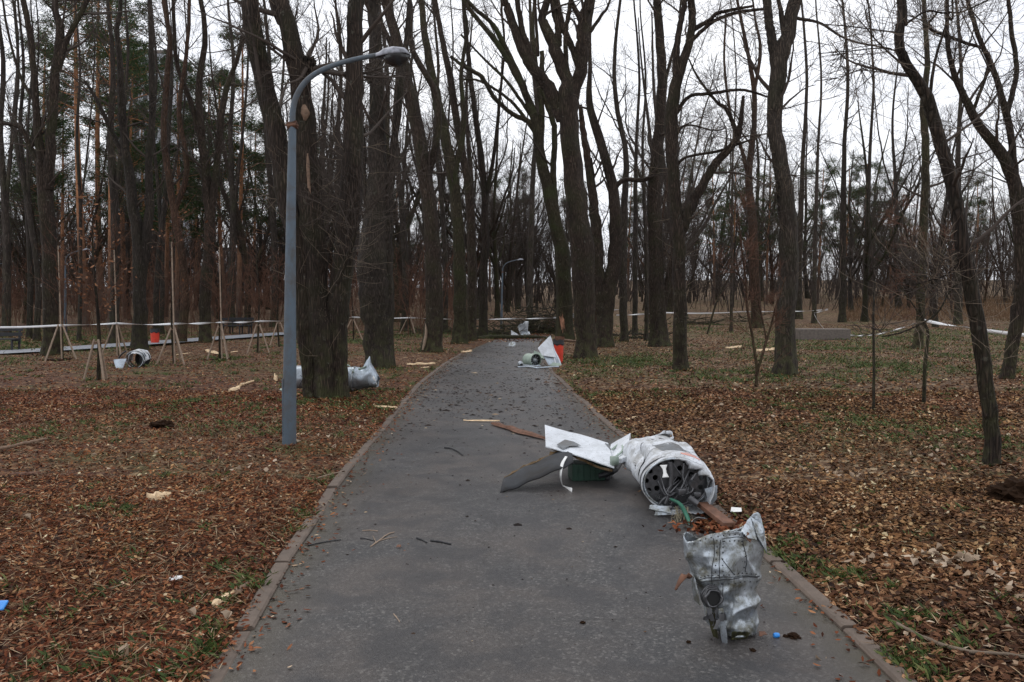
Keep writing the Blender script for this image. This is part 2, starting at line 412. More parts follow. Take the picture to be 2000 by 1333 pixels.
ckm = N(t, 'ShaderNodeMath'); ckm.operation = 'MULTIPLY'; t.links.new(ramp(t, ckv.outputs['Distance'], [(0, (.8,) * 3), (.006, (0, 0, 0))]), ckm.inputs[0]); t.links.new(ramp(t, dr, [(.5, (0, 0, 0)), (.58, (1, 1, 1))]), ckm.inputs[1])
c = mixc(t, ckm.outputs[0], c, (.018, .016, .014))
at = N(t, 'ShaderNodeAttribute'); at.attribute_name = 'edge'
em = N(t, 'ShaderNodeMath'); em.operation = 'MULTIPLY'; t.links.new(at.outputs['Fac'], em.inputs[0]); t.links.new(ramp(t, st2, [(.25, (.2,) * 3), (.7, (1,) * 3)]), em.inputs[1])
c = mixc(t, em.outputs[0], c, (.060, .048, .026))
t.links.new(c, b.inputs['Base Color'])
t.links.new(ramp(t, dr, [(.35, (.30,) * 3), (.65, (.52,) * 3)]), b.inputs['Roughness'])
b.inputs['Specular IOR Level'].default_value = .45
bumpn(t, b, ag, .8, .006)
M['asphalt'] = m
M['kerb'] = simple('brown_kerb_concrete', (.105, .078, .060), .85, var=.35, scale=9, bump=.4)

# ------------------------------------------------------------------ ground, path, kerbs
ys = [-14.0]
while ys[-1] < 420:
    y = ys[-1]; ys.append(y + (0.11 if 1 < y < 14 else .5 if y <= 1 else min(.11 + (y - 14) * .03, 12)))
ys = np.array(ys); nu = 300
u = np.linspace(-1, 1, nu); u = np.sign(u) * np.abs(u) ** 1.25
Yg, Ug = np.meshgrid(ys, u, indexing='ij'); Xg = Ug * (9 + np.abs(Yg) * 1.15)
Zg = ground_z(Xg, Yg)
g = Geo(); R_, C_ = Yg.shape
idx = np.arange(R_ * C_).reshape(R_, C_)
g.add(np.stack([Xg, Yg, Zg], -1), np.stack([idx[:-1, :-1], idx[:-1, 1:], idx[1:, 1:], idx[1:, :-1]], -1).reshape(-1, 4))
gr = g.obj('ground', M['ground']); tag(gr, kind='structure')

py_ = np.concatenate([np.arange(-10, 14, .12), np.arange(14, 72, .5)])
nc = 26; k = np.linspace(0, 1, nc)
XL = xl(py_)[:, None]; XR = xr(py_)[:, None]
PX = XL + (XR - XL) * k[None]; PY = np.repeat(py_[:, None], nc, 1)
PZ = base(PX, PY) + .006 + .004 * np.sin(PX * 2.1) * np.sin(PY * 1.1)
wb = .02 * np.sin(py_ * 7.3) + .02 * np.sin(py_ * 3.1)
g = Geo(); idx = np.arange(PX.size).reshape(PX.shape)
g.add(np.stack([PX, PY, PZ], -1), np.stack([idx[:-1, :-1], idx[:-1, 1:], idx[1:, 1:], idx[1:, :-1]], -1).reshape(-1, 4))
pa = g.obj('path', M['asphalt']); tag(pa, kind='structure')
at = pa.data.attributes.new('edge', 'FLOAT', 'POINT')
ed = np.minimum(PX - XL, XR - PX); at.data.foreach_set('value', np.clip(1 - ed / .28, 0, 1).astype(np.float32).ravel())

def kerb(xf, sgn, seed):
    g = Geo(); rr = random.Random(seed); y = -6.0
    while y < 24:
        L = .98; y2 = y + L * .97
        a = np.array([float(xf(y)), y]); bq = np.array([float(xf(y2)), y2])
        dz = rr.uniform(-.010, .008); dx = rr.uniform(-.012, .012); wd = .095
        nrm = np.array([sgn, 0.]); t_ = (bq - a) / np.linalg.norm(bq - a); nrm = np.array([t_[1], -t_[0]]) * sgn
        V = []
        for q, zz in ((a, 0), (a * .5 + bq * .5, 0), (bq, 0)):
            for off in (dx, dx + .012, wd + dx - .012, wd + dx):
                h = .022 if off in (dx + .012, wd + dx - .012) else .012
                V.append([q[0] + nrm[0] * off, q[1] + nrm[1] * off, float(base(q[0], q[1])) + h + dz + rr.uniform(-.002, .002)])
            V.append([q[0] + nrm[0] * dx, q[1] + nrm[1] * dx, -.06]); V.append([q[0] + nrm[0] * (wd + dx), q[1] + nrm[1] * (wd + dx), -.06])
        Fq = []
        for s in (0, 6):
            for i, j in ((4, 0), (0, 1), (1, 2), (2, 3), (3, 5)):
                Fq.append([s + i, s + j, s + 6 + j, s + 6 + i])
        for s in (0, 12): Fq += [[s + 4, s + 0, s + 3, s + 5], [s + 0, s + 1, s + 2, s + 3]]
        g.add(V, Fq); y += L
    o = g.obj('kerb', M['kerb'], smooth=False); tag(o, kind='structure'); return o
kerb(xl, -1, 3); kerb(xr, 1, 4)

# second path, far left
g = Geo()
cl = [(-400, 735), (-150, 705), (0, 695), (90, 690), (190, 683), (300, 675), (420, 666), (540, 657), (640, 652)]
c3 = catmull([tuple(G(*p)) for p in cl], 40)
tt = np.gradient(c3, axis=0); nn = np.stack([-tt[:, 1], tt[:, 0]], 1); nn /= np.linalg.norm(nn, axis=1)[:, None]
rows = []
for off in (-.85, 0, .85):
    q = c3[:, :2] + nn * off; rows.append(np.stack([q[:, 0], q[:, 1], base(q[:, 0], q[:, 1]) + .11], 1))
V = np.stack(rows, 1).reshape(-1, 3); idx = np.arange(120).reshape(40, 3)
g.add(V, np.stack([idx[:-1, :-1], idx[:-1, 1:], idx[1:, 1:], idx[1:, :-1]], -1).reshape(-1, 4))
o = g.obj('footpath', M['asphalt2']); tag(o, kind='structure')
def off_path2(x, y):
    d = np.full(np.shape(x), 99.)
    for q in c3[::2]: d = np.minimum(d, np.hypot(x - q[0], y - q[1]))
    return d

# ------------------------------------------------------------------ trees
def spawn(rng, pts, rad, C, t0, t1, ang, asd, length, n, wander, up, rfac, rmax=9, rend=.25, lt=.5, keep=None):
    """vectorised: C children on every parent polyline"""
    B, Np, _ = pts.shape
    t = rng.uniform(t0, t1, (B, C)) * (Np - 1); i = np.minimum(t.astype(int), Np - 2); f = (t - i)[..., None]
    bi = np.arange(B)[:, None]
    p = pts[bi, i] * (1 - f) + pts[bi, i + 1] * f
    r = rad[bi, i] * (1 - f[..., 0]) + rad[bi, i + 1] * f[..., 0]
    tg = pts[bi, i + 1] - pts[bi, i]; tg /= np.linalg.norm(tg, axis=-1, keepdims=True) + 1e-9
    rv = rng.normal(size=tg.shape); pr = rv - (rv * tg).sum(-1, keepdims=True) * tg; pr /= np.linalg.norm(pr, axis=-1, keepdims=True) + 1e-9
    a = np.radians(rng.normal(ang, asd, (B, C)))[..., None]
    d = tg * np.cos(a) + pr * np.sin(a)
    L = length * rng.uniform(.55, 1.25, (B, C)) * (1 - lt * (t / (Np - 1)))
    p = p.reshape(-1, 3); d = d.reshape(-1, 3); L = L.reshape(-1); r = np.minimum(r.reshape(-1) * rfac, rmax)
    r = r * rng.uniform(.6, 1, r.shape)
    out = [p]; st = (L / (n - 1))[:, None]
    for k in range(n - 1):
        d = d + rng.normal(size=d.shape) * wander + np.array([0, 0, up])
        d /= np.linalg.norm(d, axis=1, keepdims=True) + 1e-9
        p = p + d * st; out.append(p)
    out = np.stack(out, 1)
    rr = r[:, None] * np.linspace(1, rend, n)[None]
    return out, rr

def lobes_for(rng, n, sides, amp=.07):
    a = np.arange(sides) / sides * 2 * PI; z = np.linspace(0, 1, n)[:, None]
    L = 1 + amp * np.sin(3 * a[None] + z * 4 + rng.uniform(0, 6)) + amp * .7 * np.sin(5 * a[None] - z * 7 + rng.uniform(0, 6)) + amp * .5 * np.sin(2 * a[None] + z * 15)
    L += rng.normal(0, amp * .22, (n, sides))
    return L[None]

def key_tree(name, label, base_px, stems, bark='bark', cat='tree', group=None, limbs=None, seed=0, crown=1.0, epi=26, ext=6.0, twig='twig', d=None, l1=2.4, flare=.45, up=.05, parts=None):
    """stems: list of polylines [(px,py,width_px[,depth offset])], first starts at the ground.
       limbs: more polylines without ground flare."""
    rng = np.random.default_rng(seed + 11)
    gp = G(*base_px); d0 = gp.y if d is None else d
    root = empty(name, (gp.x, gp.y, float(base(gp.x, gp.y))), label, cat, group)
    tg = Geo(); cg = Geo(); mains = []; mr = []
    for li, (pl, isl) in enumerate([(s, False) for s in stems] + [(s, True) for s in (limbs or [])]):
        pts = []; rad = []
        for q in pl:
            dd = d0 + (q[3] if len(q) > 3 else 0)
            pts.append(tuple(P(q[0], q[1], dd))); rad.append(q[2] * WK / 2 / F * dd)
        if not isl and len(pts):
            if pl[0][1] > base_px[1] - 25: # touches ground: sink
                p0 = pts[0]; zb = float(base(p0[0], p0[1])) - .08
                pts[0] = (p0[0], p0[1], zb)
        outtop = pl[-1][1] <= 5 and ext > 0
        if outtop:
            a_, b_ = np.array(pts[-2]), np.array(pts[-1]); dr_ = (b_ - a_) / np.linalg.norm(b_ - a_)
            r0 = rad[-1]; dr_ = dr_ * .8 + np.array([rng.normal(0, .15), rng.normal(0, .15), .35]); dr_ /= np.linalg.norm(dr_)
            for kx in range(1, 4):
                pts.append(tuple(b_ + dr_ * ext * kx / 3 + rng.normal(0, .1, 3))); rad.append(r0 * (1 - .29 * kx))
        arr = catmull([(*p, r) for p, r in zip(pts, rad)], 44)
        P3 = arr[:, :3]; R3 = np.maximum(arr[:, 3], .004)
        if len(pl) < 8 or True:
            P3[1:-1] += rng.normal(0, .10, (42, 3)) * R3[1:-1, None] * .8
        h = P3[:, 2] - P3[0, 2]
        if not isl and pl[0][1] > base_px[1] - 25: R3 = R3 * (1 + flare * np.exp(-np.maximum(h, 0) / (R3[0] * 1.1 + .03)))
        sides = 22 if R3[5] > .1 else 12 if R3[5] > .04 else 8
        tubes(tg, P3[None], R3[None], sides, lobes_for(rng, 44, sides))
        mains.append(P3); mr.append(R3)
    mp_ = np.stack(mains); mrr = np.stack(mr)
    if crown > 0:
        nl = max(3, int(12 * crown))
        t0 = .38 if len(stems) > 1 else .3
        a1, r1 = spawn(rng, mp_, mrr, nl, t0, 1, 52, 14, l1 * np.clip(mrr[:, 2] / .075, .22, 1)[:, None], 9, .12, up, .42, rmax=.055, rend=.2)
        kp = np.repeat(mrr[:, 2] > .022, nl) | (rng.random(len(a1)) < .35); a1, r1 = a1[kp], r1[kp]
        a2, r2 = spawn(rng, a1, r1, 6, .2, 1, 42, 12, l1 * .5 * np.clip(r1[:, :1] / .015, .35, 1), 6, .14, up, .5, rmax=.02, rend=.3)
        a3, r3 = spawn(rng, a2, r2, 5, .15, 1, 40, 14, l1 * .24, 4, .16, up, .55, rmax=.008, rend=.5)
        r2 = np.maximum(r2, .0035); r3 = np.maximum(r3, .0026)
        tubes(cg, a1, r1, 5); tubes(cg, a2, r2, 4); tubes(cg, a3, r3, 3)
    if epi:
        e1, q1 = spawn(rng, mp_, mrr, epi, .08, .75, 78, 14, .8, 8, .16, .05, .06, rmax=.006, rend=.35, lt=.2)
        q1 = np.maximum(q1, .0022)
        e2, q2 = spawn(rng, e1, q1, 2, .3, .95, 40, 15, .35, 5, .15, .04, .7, rmax=.004, rend=.5)
        eg = Geo(); tubes(eg, e1, q1, 4); tubes(eg, e2, q2, 3)
    tg.obj('trunk', M[bark], root)
    if cg.n: cg.obj('crown', M[twig], root)
    if epi: eg.obj('twig_sprays', M['twig_pale' if twig != 'twig_red' else 'twig_red'], root)
    return root, mp_, mrr

WK = .88
AL = 'trees lining the path'
# --- the multi-stemmed tree behind the lamp
key_tree('multi_stem_tree', 'thick tree of three fused dark stems standing right behind the blue-grey lamp post', (626, 781), [
    [(611, 781, 36), (606, 720, 40), (600, 650, 46), (594, 590, 48), (585, 510, 46), (568, 420, 42), (552, 330, 41), (532, 225, 40), (512, 130, 40), (489, 0, 38)],
    [(636, 783, 40, -.1), (634, 720, 44, -.1), (628, 650, 50, -.1), (622, 590, 50), (615, 500, 50), (608, 420, 50), (600, 320, 46), (593, 220, 44), (574, 100, 42), (547, 0, 36)],
    [(661, 780, 38), (660, 720, 42), (656, 650, 50), (662, 580, 50), (674, 500, 48), (686, 420, 48), (690, 320, 45), (690, 220, 42), (695, 110, 37), (697, 0, 34)]],
    limbs=[[(592, 170, 22), (600, 130, 30), (604, 118, 28)], [(655, 560, 14, -.3), (690, 470, 10, -.35), (700, 400, 8, -.4)]],
    bark='bark', seed=1, crown=.7, epi=30, flare=.3)
# bare wood scars on its middle stem are added below
key_tree('lime_tree', 'broad ridged trunk second on the left edge of the path, right of the multi-stemmed tree', (742, 721), [
    [(744, 722, 50), (738, 660, 58), (733, 590, 68), (731, 520, 70), (733, 450, 60), (738, 360, 42), (738, 260, 34), (736, 150, 30), (732, 60, 27), (730, 0, 25)],
    [(752, 700, 34), (752, 600, 36), (752, 500, 34), (756, 420, 26), (765, 330, 18), (775, 240, 14), (790, 120, 12), (800, 0, 10)]],
    limbs=[[(728, 160, 22), (722, 140, 18), (722, 128, 17)], [(735, 470, 18), (720, 420, 14), (712, 360, 10), (710, 250, 8)]], group=AL, bark='bark_grey', seed=2, crown=.8, epi=40)
key_tree('leaning_tree', 'third path-side trunk on the left, with a pale scar at its foot', (845, 691), [
    [(845, 692, 40), (848, 620, 38), (847, 520, 36), (840, 420, 34), (826, 320, 31), (808, 220, 27), (790, 140, 24), (770, 60, 22), (752, 0, 20)]],
    limbs=[[(832, 360, 18), (855, 260, 15), (850, 180, 14), (805, 95, 12), (800, 0, 10)], [(790, 140, 16), (765, 90, 12), (740, 40, 11), (720, 0, 9)]], group=AL, bark='bark', seed=3, epi=36)
key_tree('leaning_tree', 'mossy brown path-side trunk on the left, fourth from the multi-stemmed tree', (897, 673), [
    [(897, 673, 29), (898, 600, 28), (898, 500, 27), (892, 400, 26), (878, 310, 24), (862, 230, 21), (845, 150, 18), (830, 70, 15), (822, 0, 13)]],
    limbs=[[(885, 350, 15), (905, 250, 12), (900, 150, 9), (912, 60, 7), (905, 0, 6)]], group=AL, bark='bark_moss', seed=4, epi=30)
key_tree('leaning_tree', 'fifth slimmer path-side trunk on the left, close beside the fourth', (922, 667), [
    [(920, 667, 20), (922, 560, 20), (920, 450, 20), (912, 350, 18), (896, 260, 16), (880, 160, 14), (862, 70, 11), (850, 0, 10)]], group=AL, seed=5, epi=24)
key_tree('leaning_tree', 'sixth dark path-side trunk on the left just before the fallen log', (943, 660), [
    [(943, 660, 20), (945, 560, 17), (948, 450, 16), (943, 340, 14), (930, 240, 12), (915, 120, 10), (905, 0, 9)]],
    limbs=[[(946, 400, 10), (965, 300, 8), (975, 200, 7), (985, 90, 5), (980, 0, 5)]], group=AL, seed=6, epi=16)
key_tree('park_tree', 'upright tree behind the distant lamp post, near the standing white scrap', (1048, 640), [
    [(1035, 640, 13), (1034, 540, 13), (1038, 430, 12), (1042, 330, 11), (1050, 230, 9), (1040, 120, 8), (1035, 0, 6)]], seed=7, epi=8, bark='bark_far', crown=1.2)
# --- right of the path
key_tree('vase_shaped_tree', 'big tree forking into many thick upright limbs beside the red litter bin', (1143, 700), [
    [(1143, 701, 42), (1142, 640, 44), (1140, 560, 48), (1135, 480, 50), (1124, 400, 48), (1114, 310, 43), (1109, 240, 42), (1110, 190, 44), (1107, 160, 28), (1092, 120, 27), (1082, 88, 26), (1066, 55, 21), (1059, 35, 18), (1069, 0, 15)]],
    limbs=[[(1100, 235, 30), (1078, 182, 27), (1048, 142, 24), (1026, 110, 23), (1007, 63, 19), (991, 16, 17), (985, 0, 16)],
           [(1044, 132, 14), (1030, 90, 14), (1020, 60, 13), (1010, 0, 11)],
           [(1112, 220, 32), (1124, 172, 25), (1133, 140, 26), (1137, 95, 28), (1138, 60, 27), (1143, 25, 22), (1153, 0, 17)],
           [(1130, 130, 15), (1114, 85, 13), (1101, 57, 14), (1094, 31, 13), (1088, 0, 12)],
           [(1090, 90, 16), (1089, 50, 14), (1080, 0, 12)], [(1118, 190, 14), (1107, 130, 11), (1106, 60, 10), (1115, 0, 9)],
           [(1153, 62, 8), (1175, 30, 7), (1192, 0, 5)], [(1050, 110, 8), (1048, 60, 7), (1043, 0, 6)], [(1135, 40, 14), (1120, 10, 10), (1112, -20, 8)]],
    group=AL, bark='bark', seed=8, crown=.45, epi=22, ext=5)
key_tree('forked_tree', 'V-forked tree with a reddish broken stem right of the big vase-shaped tree', (1176, 680), [
    [(1176, 680, 40), (1180, 630, 36), (1188, 570, 32), (1198, 510, 30), (1201, 440, 28), (1196, 370, 24), (1182, 310, 21), (1166, 255, 19), (1152, 205, 15), (1152, 140, 9), (1152, 60, 8), (1160, 0, 7)]],
    limbs=[[(1178, 620, 30), (1170, 540, 28), (1166, 460, 25), (1158, 380, 20), (1148, 310, 18)], [(1198, 370, 12), (1220, 352, 10), (1262, 350, 9), (1290, 320, 5)]],
    group=AL, bark='bark', seed=9, crown=.6, epi=22)
key_tree('snapped_tree', 'snapped reddish-barked stem with pale broken top behind the V-forked tree', (1168, 672), [
    [(1168, 672, 20, .6), (1165, 560, 20, .6), (1163, 450, 18, .6), (1155, 360, 17, .6), (1146, 300, 16, .6), (1138, 250, 13, .6), (1133, 205, 8, .6)]], bark='bark_red', seed=10, crown=.2, epi=12, ext=0)
key_tree('leaning_tree', 'mossy trunk behind the red litter bin, its limbs arching left over the path', (1103, 668), [
    [(1103, 668, 34), (1102, 590, 34), (1096, 500, 32), (1084, 430, 29), (1065, 350, 26), (1053, 290, 23), (1046, 240, 20), (1030, 190, 15), (1010, 150, 14), (975, 90, 12), (935, 40, 10), (905, 0, 9)]],
    limbs=[[(1048, 250, 14), (1028, 235, 11), (1000, 222, 10), (965, 190, 9), (940, 150, 9), (905, 130, 8), (880, 110, 5)],
           [(1022, 165, 13), (1000, 120, 12), (970, 60, 11), (955, 40, 9), (925, 15, 8), (905, -15, 6)],
           [(1055, 300, 14), (1058, 220, 12), (1050, 160, 11), (1040, 60, 9), (1045, 0, 8)],
           [(1090, 460, 14), (1080, 350, 14), (1082, 250, 12), (1062, 180, 12), (1058, 100, 9)], [(1040, 230, 8), (990, 160, 7), (950, 120, 5), (900, 68, 4)],
           [(1045, 260, 8), (1000, 200, 7), (940, 160, 5), (900, 155, 4)]],
    group=AL, bark='bark_moss', seed=12, crown=.5, epi=20, ext=4)
key_tree('park_tree', 'slim straight trunk between the V-forked tree and the flared-foot tree', (1219, 671), [
    [(1219, 671, 17), (1217, 600, 17), (1216, 500, 16), (1220, 400, 15), (1222, 300, 12), (1205, 210, 10), (1200, 120, 8), (1212, 0, 6)]], seed=13, epi=16, bark='bark_grey', crown=1.2)
key_tree('flared_tree', 'straight trunk with a reddish flared foot, left of the tree with the broken side limb', (1288, 679), [
    [(1288, 680, 38), (1284, 610, 34), (1281, 520, 31), (1277, 430, 31), (1277, 360, 31), (1285, 280, 26), (1292, 200, 22), (1292, 110, 20), (1286, 40, 18), (1284, 0, 17)]],
    limbs=[[(1294, 600, 16), (1312, 520, 16), (1328, 450, 17)], [(1296, 170, 8), (1312, 110, 6), (1325, 60, 5), (1330, 0, 4)]], bark='bark', seed=14, epi=32, crown=.7, flare=.6)
key_tree('broken_limb_tree', 'tree whose thick right limb ends in a pale snapped spike', (1328, 727), [
    [(1328, 728, 30), (1328, 660, 30), (1328, 590, 28), (1326, 520, 29), (1324, 450, 28), (1318, 380, 26), (1312, 310, 25), (1310, 250, 25), (1316, 190, 25), (1327, 140, 21), (1345, 90, 18), (1352, 40, 17), (1350, 0, 16)]],
    limbs=[[(1326, 470, 22), (1345, 415, 23), (1368, 370, 20), (1393, 325, 18), (1418, 298, 16), (1438, 272, 15), (1447, 240, 11), (1452, 188, 6)],
           [(1322, 160, 16), (1322, 90, 14), (1332, 30, 13), (1338, 0, 12)],
           [(1352, 60, 11), (1385, 40, 9), (1405, 25, 8), (1470, 12, 5)], [(1340, 90, 9), (1390, 45, 8), (1440, 25, 7), (1490, 18, 6)],
           [(1318, 225, 10), (1345, 190, 8), (1390, 183, 7), (1450, 176, 6), (1500, 190, 4)], [(1440, 262, 9), (1420, 215, 9), (1400, 200, 6), (1362, 150, 5), (1345, 115, 3)],
           [(1318, 330, 8), (1340, 308, 6), (1400, 296, 6), (1440, 283, 5), (1485, 265, 3)], [(1318, 270, 7), (1340, 245, 4), (1395, 255, 3), (1420, 250, 2)]],
    bark='bark', seed=15, epi=44, crown=.4, ext=5)
key_tree('park_tree', 'lone thick trunk forking near the top, between the broken-limb tree and the concrete slab', (1534, 737), [
    [(1534, 738, 46), (1534, 690, 42), (1536, 620, 38), (1540, 540, 40), (1541, 460, 40), (1534, 380, 37), (1525, 320, 34), (1514, 260, 32), (1512, 210, 32), (1518, 160, 33), (1526, 110, 34), (1540, 60, 29), (1553, 0, 27)]],
    limbs=[[(1519, 150, 26), (1512, 100, 21), (1503, 50, 19), (1497, 0, 18)], [(1532, 70, 12), (1526, 30, 11), (1520, 0, 9)], [(1548, 35, 8), (1600, 45, 6), (1640, 70, 5), (1680, 85, 4), (1740, 95, 2)],
           [(1528, 300, 8), (1520, 360, 9), (1508, 420, 3)]],
    bark='bark_grey', seed=16, epi=60, crown=.55, ext=5)
key_tree('leaning_tree', 'nearest leaning trunk at the right with a long split seam at its foot', (1938, 917), [
    [(1938, 918, 36), (1936, 850, 32), (1930, 790, 31), (1921, 720, 31), (1911, 650, 31), (1899, 580, 31), (1886, 510, 31), (1874, 440, 30), (1862, 370, 29), (1846, 310, 27), (1828, 250, 26), (1812, 195, 25), (1790, 155, 22), (1768, 118, 20), (1757, 90, 20), (1759, 50, 20), (1763, 0, 19)]],
    limbs=[[(1880, 505, 4.5), (1852, 535, 4), (1820, 547, 4), (1785, 556, 3)], [(1885, 538, 5), (1855, 570, 4.5), (1832, 610, 4), (1800, 632, 4), (1760, 650, 3.5), (1722, 658, 2.5)],
           [(1816, 190, 8), (1826, 120, 6), (1850, 40, 5), (1860, 0, 4)], [(1765, 50, 5), (1810, 22, 4), (1850, 25, 4), (1930, 0, 3)], [(1760, 65, 4), (1720, 60, 3), (1660, 52, 2.5), (1610, 48, 2)], [(1772, 110, 4), (1730, 95, 3), (1660, 100, 2.5), (1600, 105, 2)]],
    bark='bark', seed=17, crown=.6, epi=24, l1=1.5)
key_tree('leaning_tree', 'dark leaning tree cut by the right edge of the photo, its limbs spreading left', (1964, 743), [
    [(1964, 744, 26), (1975, 690, 26), (1988, 620, 27), (1996, 560, 27), (1994, 480, 26), (1990, 410, 28), (1976, 345, 26), (1955, 300, 23), (1920, 255, 19), (1895, 215, 17), (1880, 180, 14), (1862, 140, 12), (1850, 80, 9), (1850, 0, 8)]],
    limbs=[[(1985, 380, 20), (1975, 270, 14), (1965, 220, 14), (1945, 150, 12), (1915, 80, 10), (1895, 20, 9), (1890, 0, 8)], [(1968, 220, 12), (1985, 140, 10), (1975, 60, 9), (1970, 0, 8)],
           [(1990, 450, 12), (2010, 350, 12), (2030, 200, 10)], [(1900, 220, 8), (1932, 112, 7), (1880, 82, 7), (1815, 55, 6), (1830, 25, 4)]], bark='bark', seed=18, crown=1, epi=24)
key_tree('park_tree', 'mossy tree the white tape is tied to, at the right', (1793, 684), [
    [(1791, 684, 21), (1797, 620, 17), (1799, 540, 17), (1803, 450, 18), (1807, 360, 17), (1808, 280, 16), (1804, 210, 14), (1812, 120, 11), (1805, 0, 8)]], bark='bark_moss', seed=19, epi=40, crown=.9)
key_tree('park_tree', 'reddish trunk just left of the lone thick trunk, farther back', (1476, 642), [
    [(1476, 642, 24), (1476, 580, 21), (1472, 500, 20), (1468, 420, 18), (1462, 350, 15), (1468, 290, 13), (1473, 240, 11), (1472, 170, 10), (1460, 100, 8), (1440, 0, 6)]],
    limbs=[[(1473, 180, 8), (1485, 100, 7), (1475, 40, 5), (1470, 0, 4)], [(1460, 340, 9), (1448, 290, 8), (1430, 240, 6), (1415, 130, 5), (1418, 20, 4)]], bark='bark_red', seed=20, crown=1.2, epi=14)
for i, (bx, by, w_, tx, lab) in enumerate([
        (1645, 630, 15, 1650, 'far upright trunk left above the concrete slab'), (1590, 632, 10, 1598, 'thin dark trunk the tape corner is tied round'),
        (1428, 650, 7, 1432, 'thin straight stem between the broken-limb tree and the reddish trunk'), (1262, 668, 10, 1255, 'thin trunk just left of the flared-foot tree'),
        (1240, 655, 12, 1243, 'grey trunk behind the thin one left of the flared-foot tree'), (1690, 628, 11, 1700, 'far dark trunk right of the concrete slab'),
        (1870, 636, 16, 1872, 'far trunk behind the nearest leaning trunk'), (1560, 625, 14, 1570, 'trunk partly hidden behind the lone thick trunk')]):
    key_tree('park_tree', lab, (bx, by), [[(bx, by, w_), (bx + 1, by - 120, w_ * .9), ((bx + tx) / 2, 400, w_ * .8), (tx, 280, w_ * .6), (tx + 6, 150, w_ * .45), (tx - 5, 0, w_ * .3)]], bark='bark_far', seed=30 + i, epi=10, crown=1.3)
key_tree('slanting_sapling', 'thin dark stem slanting right between the broken-limb tree and the reddish trunk', (1380, 655), [[(1380, 655, 4), (1400, 590, 4), (1420, 550, 3.5), (1460, 490, 3), (1500, 420, 2)]], seed=41, crown=.5, epi=4, l1=1, ext=0, flare=.1)
key_tree('v_sapling', 'orange-brown sapling forking into a V from the ground left of the lone thick trunk', (1474, 762), [
    [(1474, 763, 8), (1478, 725, 7), (1470, 660, 6), (1459, 600, 5.5), (1457, 555, 5), (1448, 480, 4), (1440, 400, 2.5)]],
    limbs=[[(1477, 735, 7), (1490, 690, 6), (1505, 640, 5), (1515, 600, 4), (1535, 540, 3)], [(1497, 665, 4), (1488, 620, 4), (1478, 570, 3), (1475, 500, 2)], [(1457, 560, 4), (1440, 535, 3), (1400, 512, 2)]],
    bark='bark_red', seed=42, crown=.5, epi=4, l1=1.2, ext=0, flare=.1, twig='twig_red', cat='sapling')
key_tree('thin_sapling', 'slender sapling with V branches at head height, right of the concrete slab', (1706, 807), [
    [(1706, 808, 7), (1707, 720, 6), (1706, 640, 5.5), (1707, 560, 5), (1707, 527, 5), (1700, 470, 4), (1697, 400, 3), (1690, 330, 2)]],
    limbs=[[(1707, 527, 3), (1680, 512, 2.6), (1650, 502, 2), (1590, 500, 1.2)], [(1707, 525, 3), (1740, 505, 2.6), (1780, 495, 2), (1830, 470, 1.2)]], bark='bark_grey', seed=43, crown=.34, epi=3, l1=.9, ext=0, flare=.1, cat='sapling')
key_tree('crooked_sapling', 'crooked mossy sapling in front of the taped mossy tree', (1803, 797), [
    [(1803, 798, 9), (1806, 730, 8), (1809, 690, 8), (1812, 650, 7), (1803, 625, 6), (1797, 600, 6), (1793, 540, 5), (1798, 460, 3.5), (1815, 380, 2.5)]],
    limbs=[[(1797, 590, 4), (1820, 540, 3), (1850, 480, 2.5), (1870, 420, 1.5)], [(1800, 620, 4), (1765, 570, 2.5), (1740, 540, 1.6)], [(1796, 560, 4), (1775, 480, 2.5), (1760, 400, 1.5)]],
    bark='bark_moss', seed=44, crown=.4, epi=6, l1=1.1, ext=0, flare=.1, cat='sapling', twig='twig_red')
# --- left wood
key_tree('forked_tree', 'large forked tree behind the first tied stake at the far left', (99, 697), [
    [(97, 698, 33), (98, 620, 30), (97, 540, 30), (93, 450, 31), (86, 370, 31), (80, 310, 20), (72, 240, 15), (68, 160, 13), (60, 80, 12), (45, 0, 11)]],
    limbs=[[(92, 370, 24), (98, 290, 20), (104, 200, 19), (110, 130, 18), (118, 60, 17), (108, 0, 12)], [(112, 140, 14), (130, 80, 12), (150, 40, 11), (170, 0, 9)], [(82, 330, 15), (60, 290, 12), (40, 250, 10), (0, 240, 8)], [(70, 200, 8), (40, 150, 6), (15, 60, 5), (5, 0, 4)]], seed=50, epi=20, crown=1.2, bark='bark')
key_tree('forked_tree', 'thick tree behind the crumpled white hoop wreck on the left', (273, 686), [
    [(273, 687, 31), (273, 620, 29), (272, 540, 27), (268, 460, 26), (258, 390, 22), (246, 300, 17), (238, 220, 15), (235, 140, 13), (228, 60, 11), (235, 0, 9)]],
    limbs=[[(275, 560, 20), (285, 470, 22), (293, 400, 18), (290, 320, 15), (298, 230, 13), (295, 130, 12), (292, 0, 10)], [(250, 330, 12), (215, 250, 10), (180, 180, 7), (165, 160, 5)]], seed=51, epi=20, crown=1.2, bark='bark_grey')
key_tree('leaning_tree', 'brown trunk behind the pale propped tripod nearest the red bin', (352, 673), [
    [(352, 674, 20), (360, 600, 18), (358, 520, 17), (345, 440, 17), (332, 360, 15), (320, 270, 13), (325, 170, 12), (332, 80, 11), (320, 0, 9)]], limbs=[[(340, 420, 12), (365, 330, 11), (350, 220, 10), (365, 100, 8), (370, 0, 7)]], seed=52, epi=12, crown=1.2, bark='bark_red')
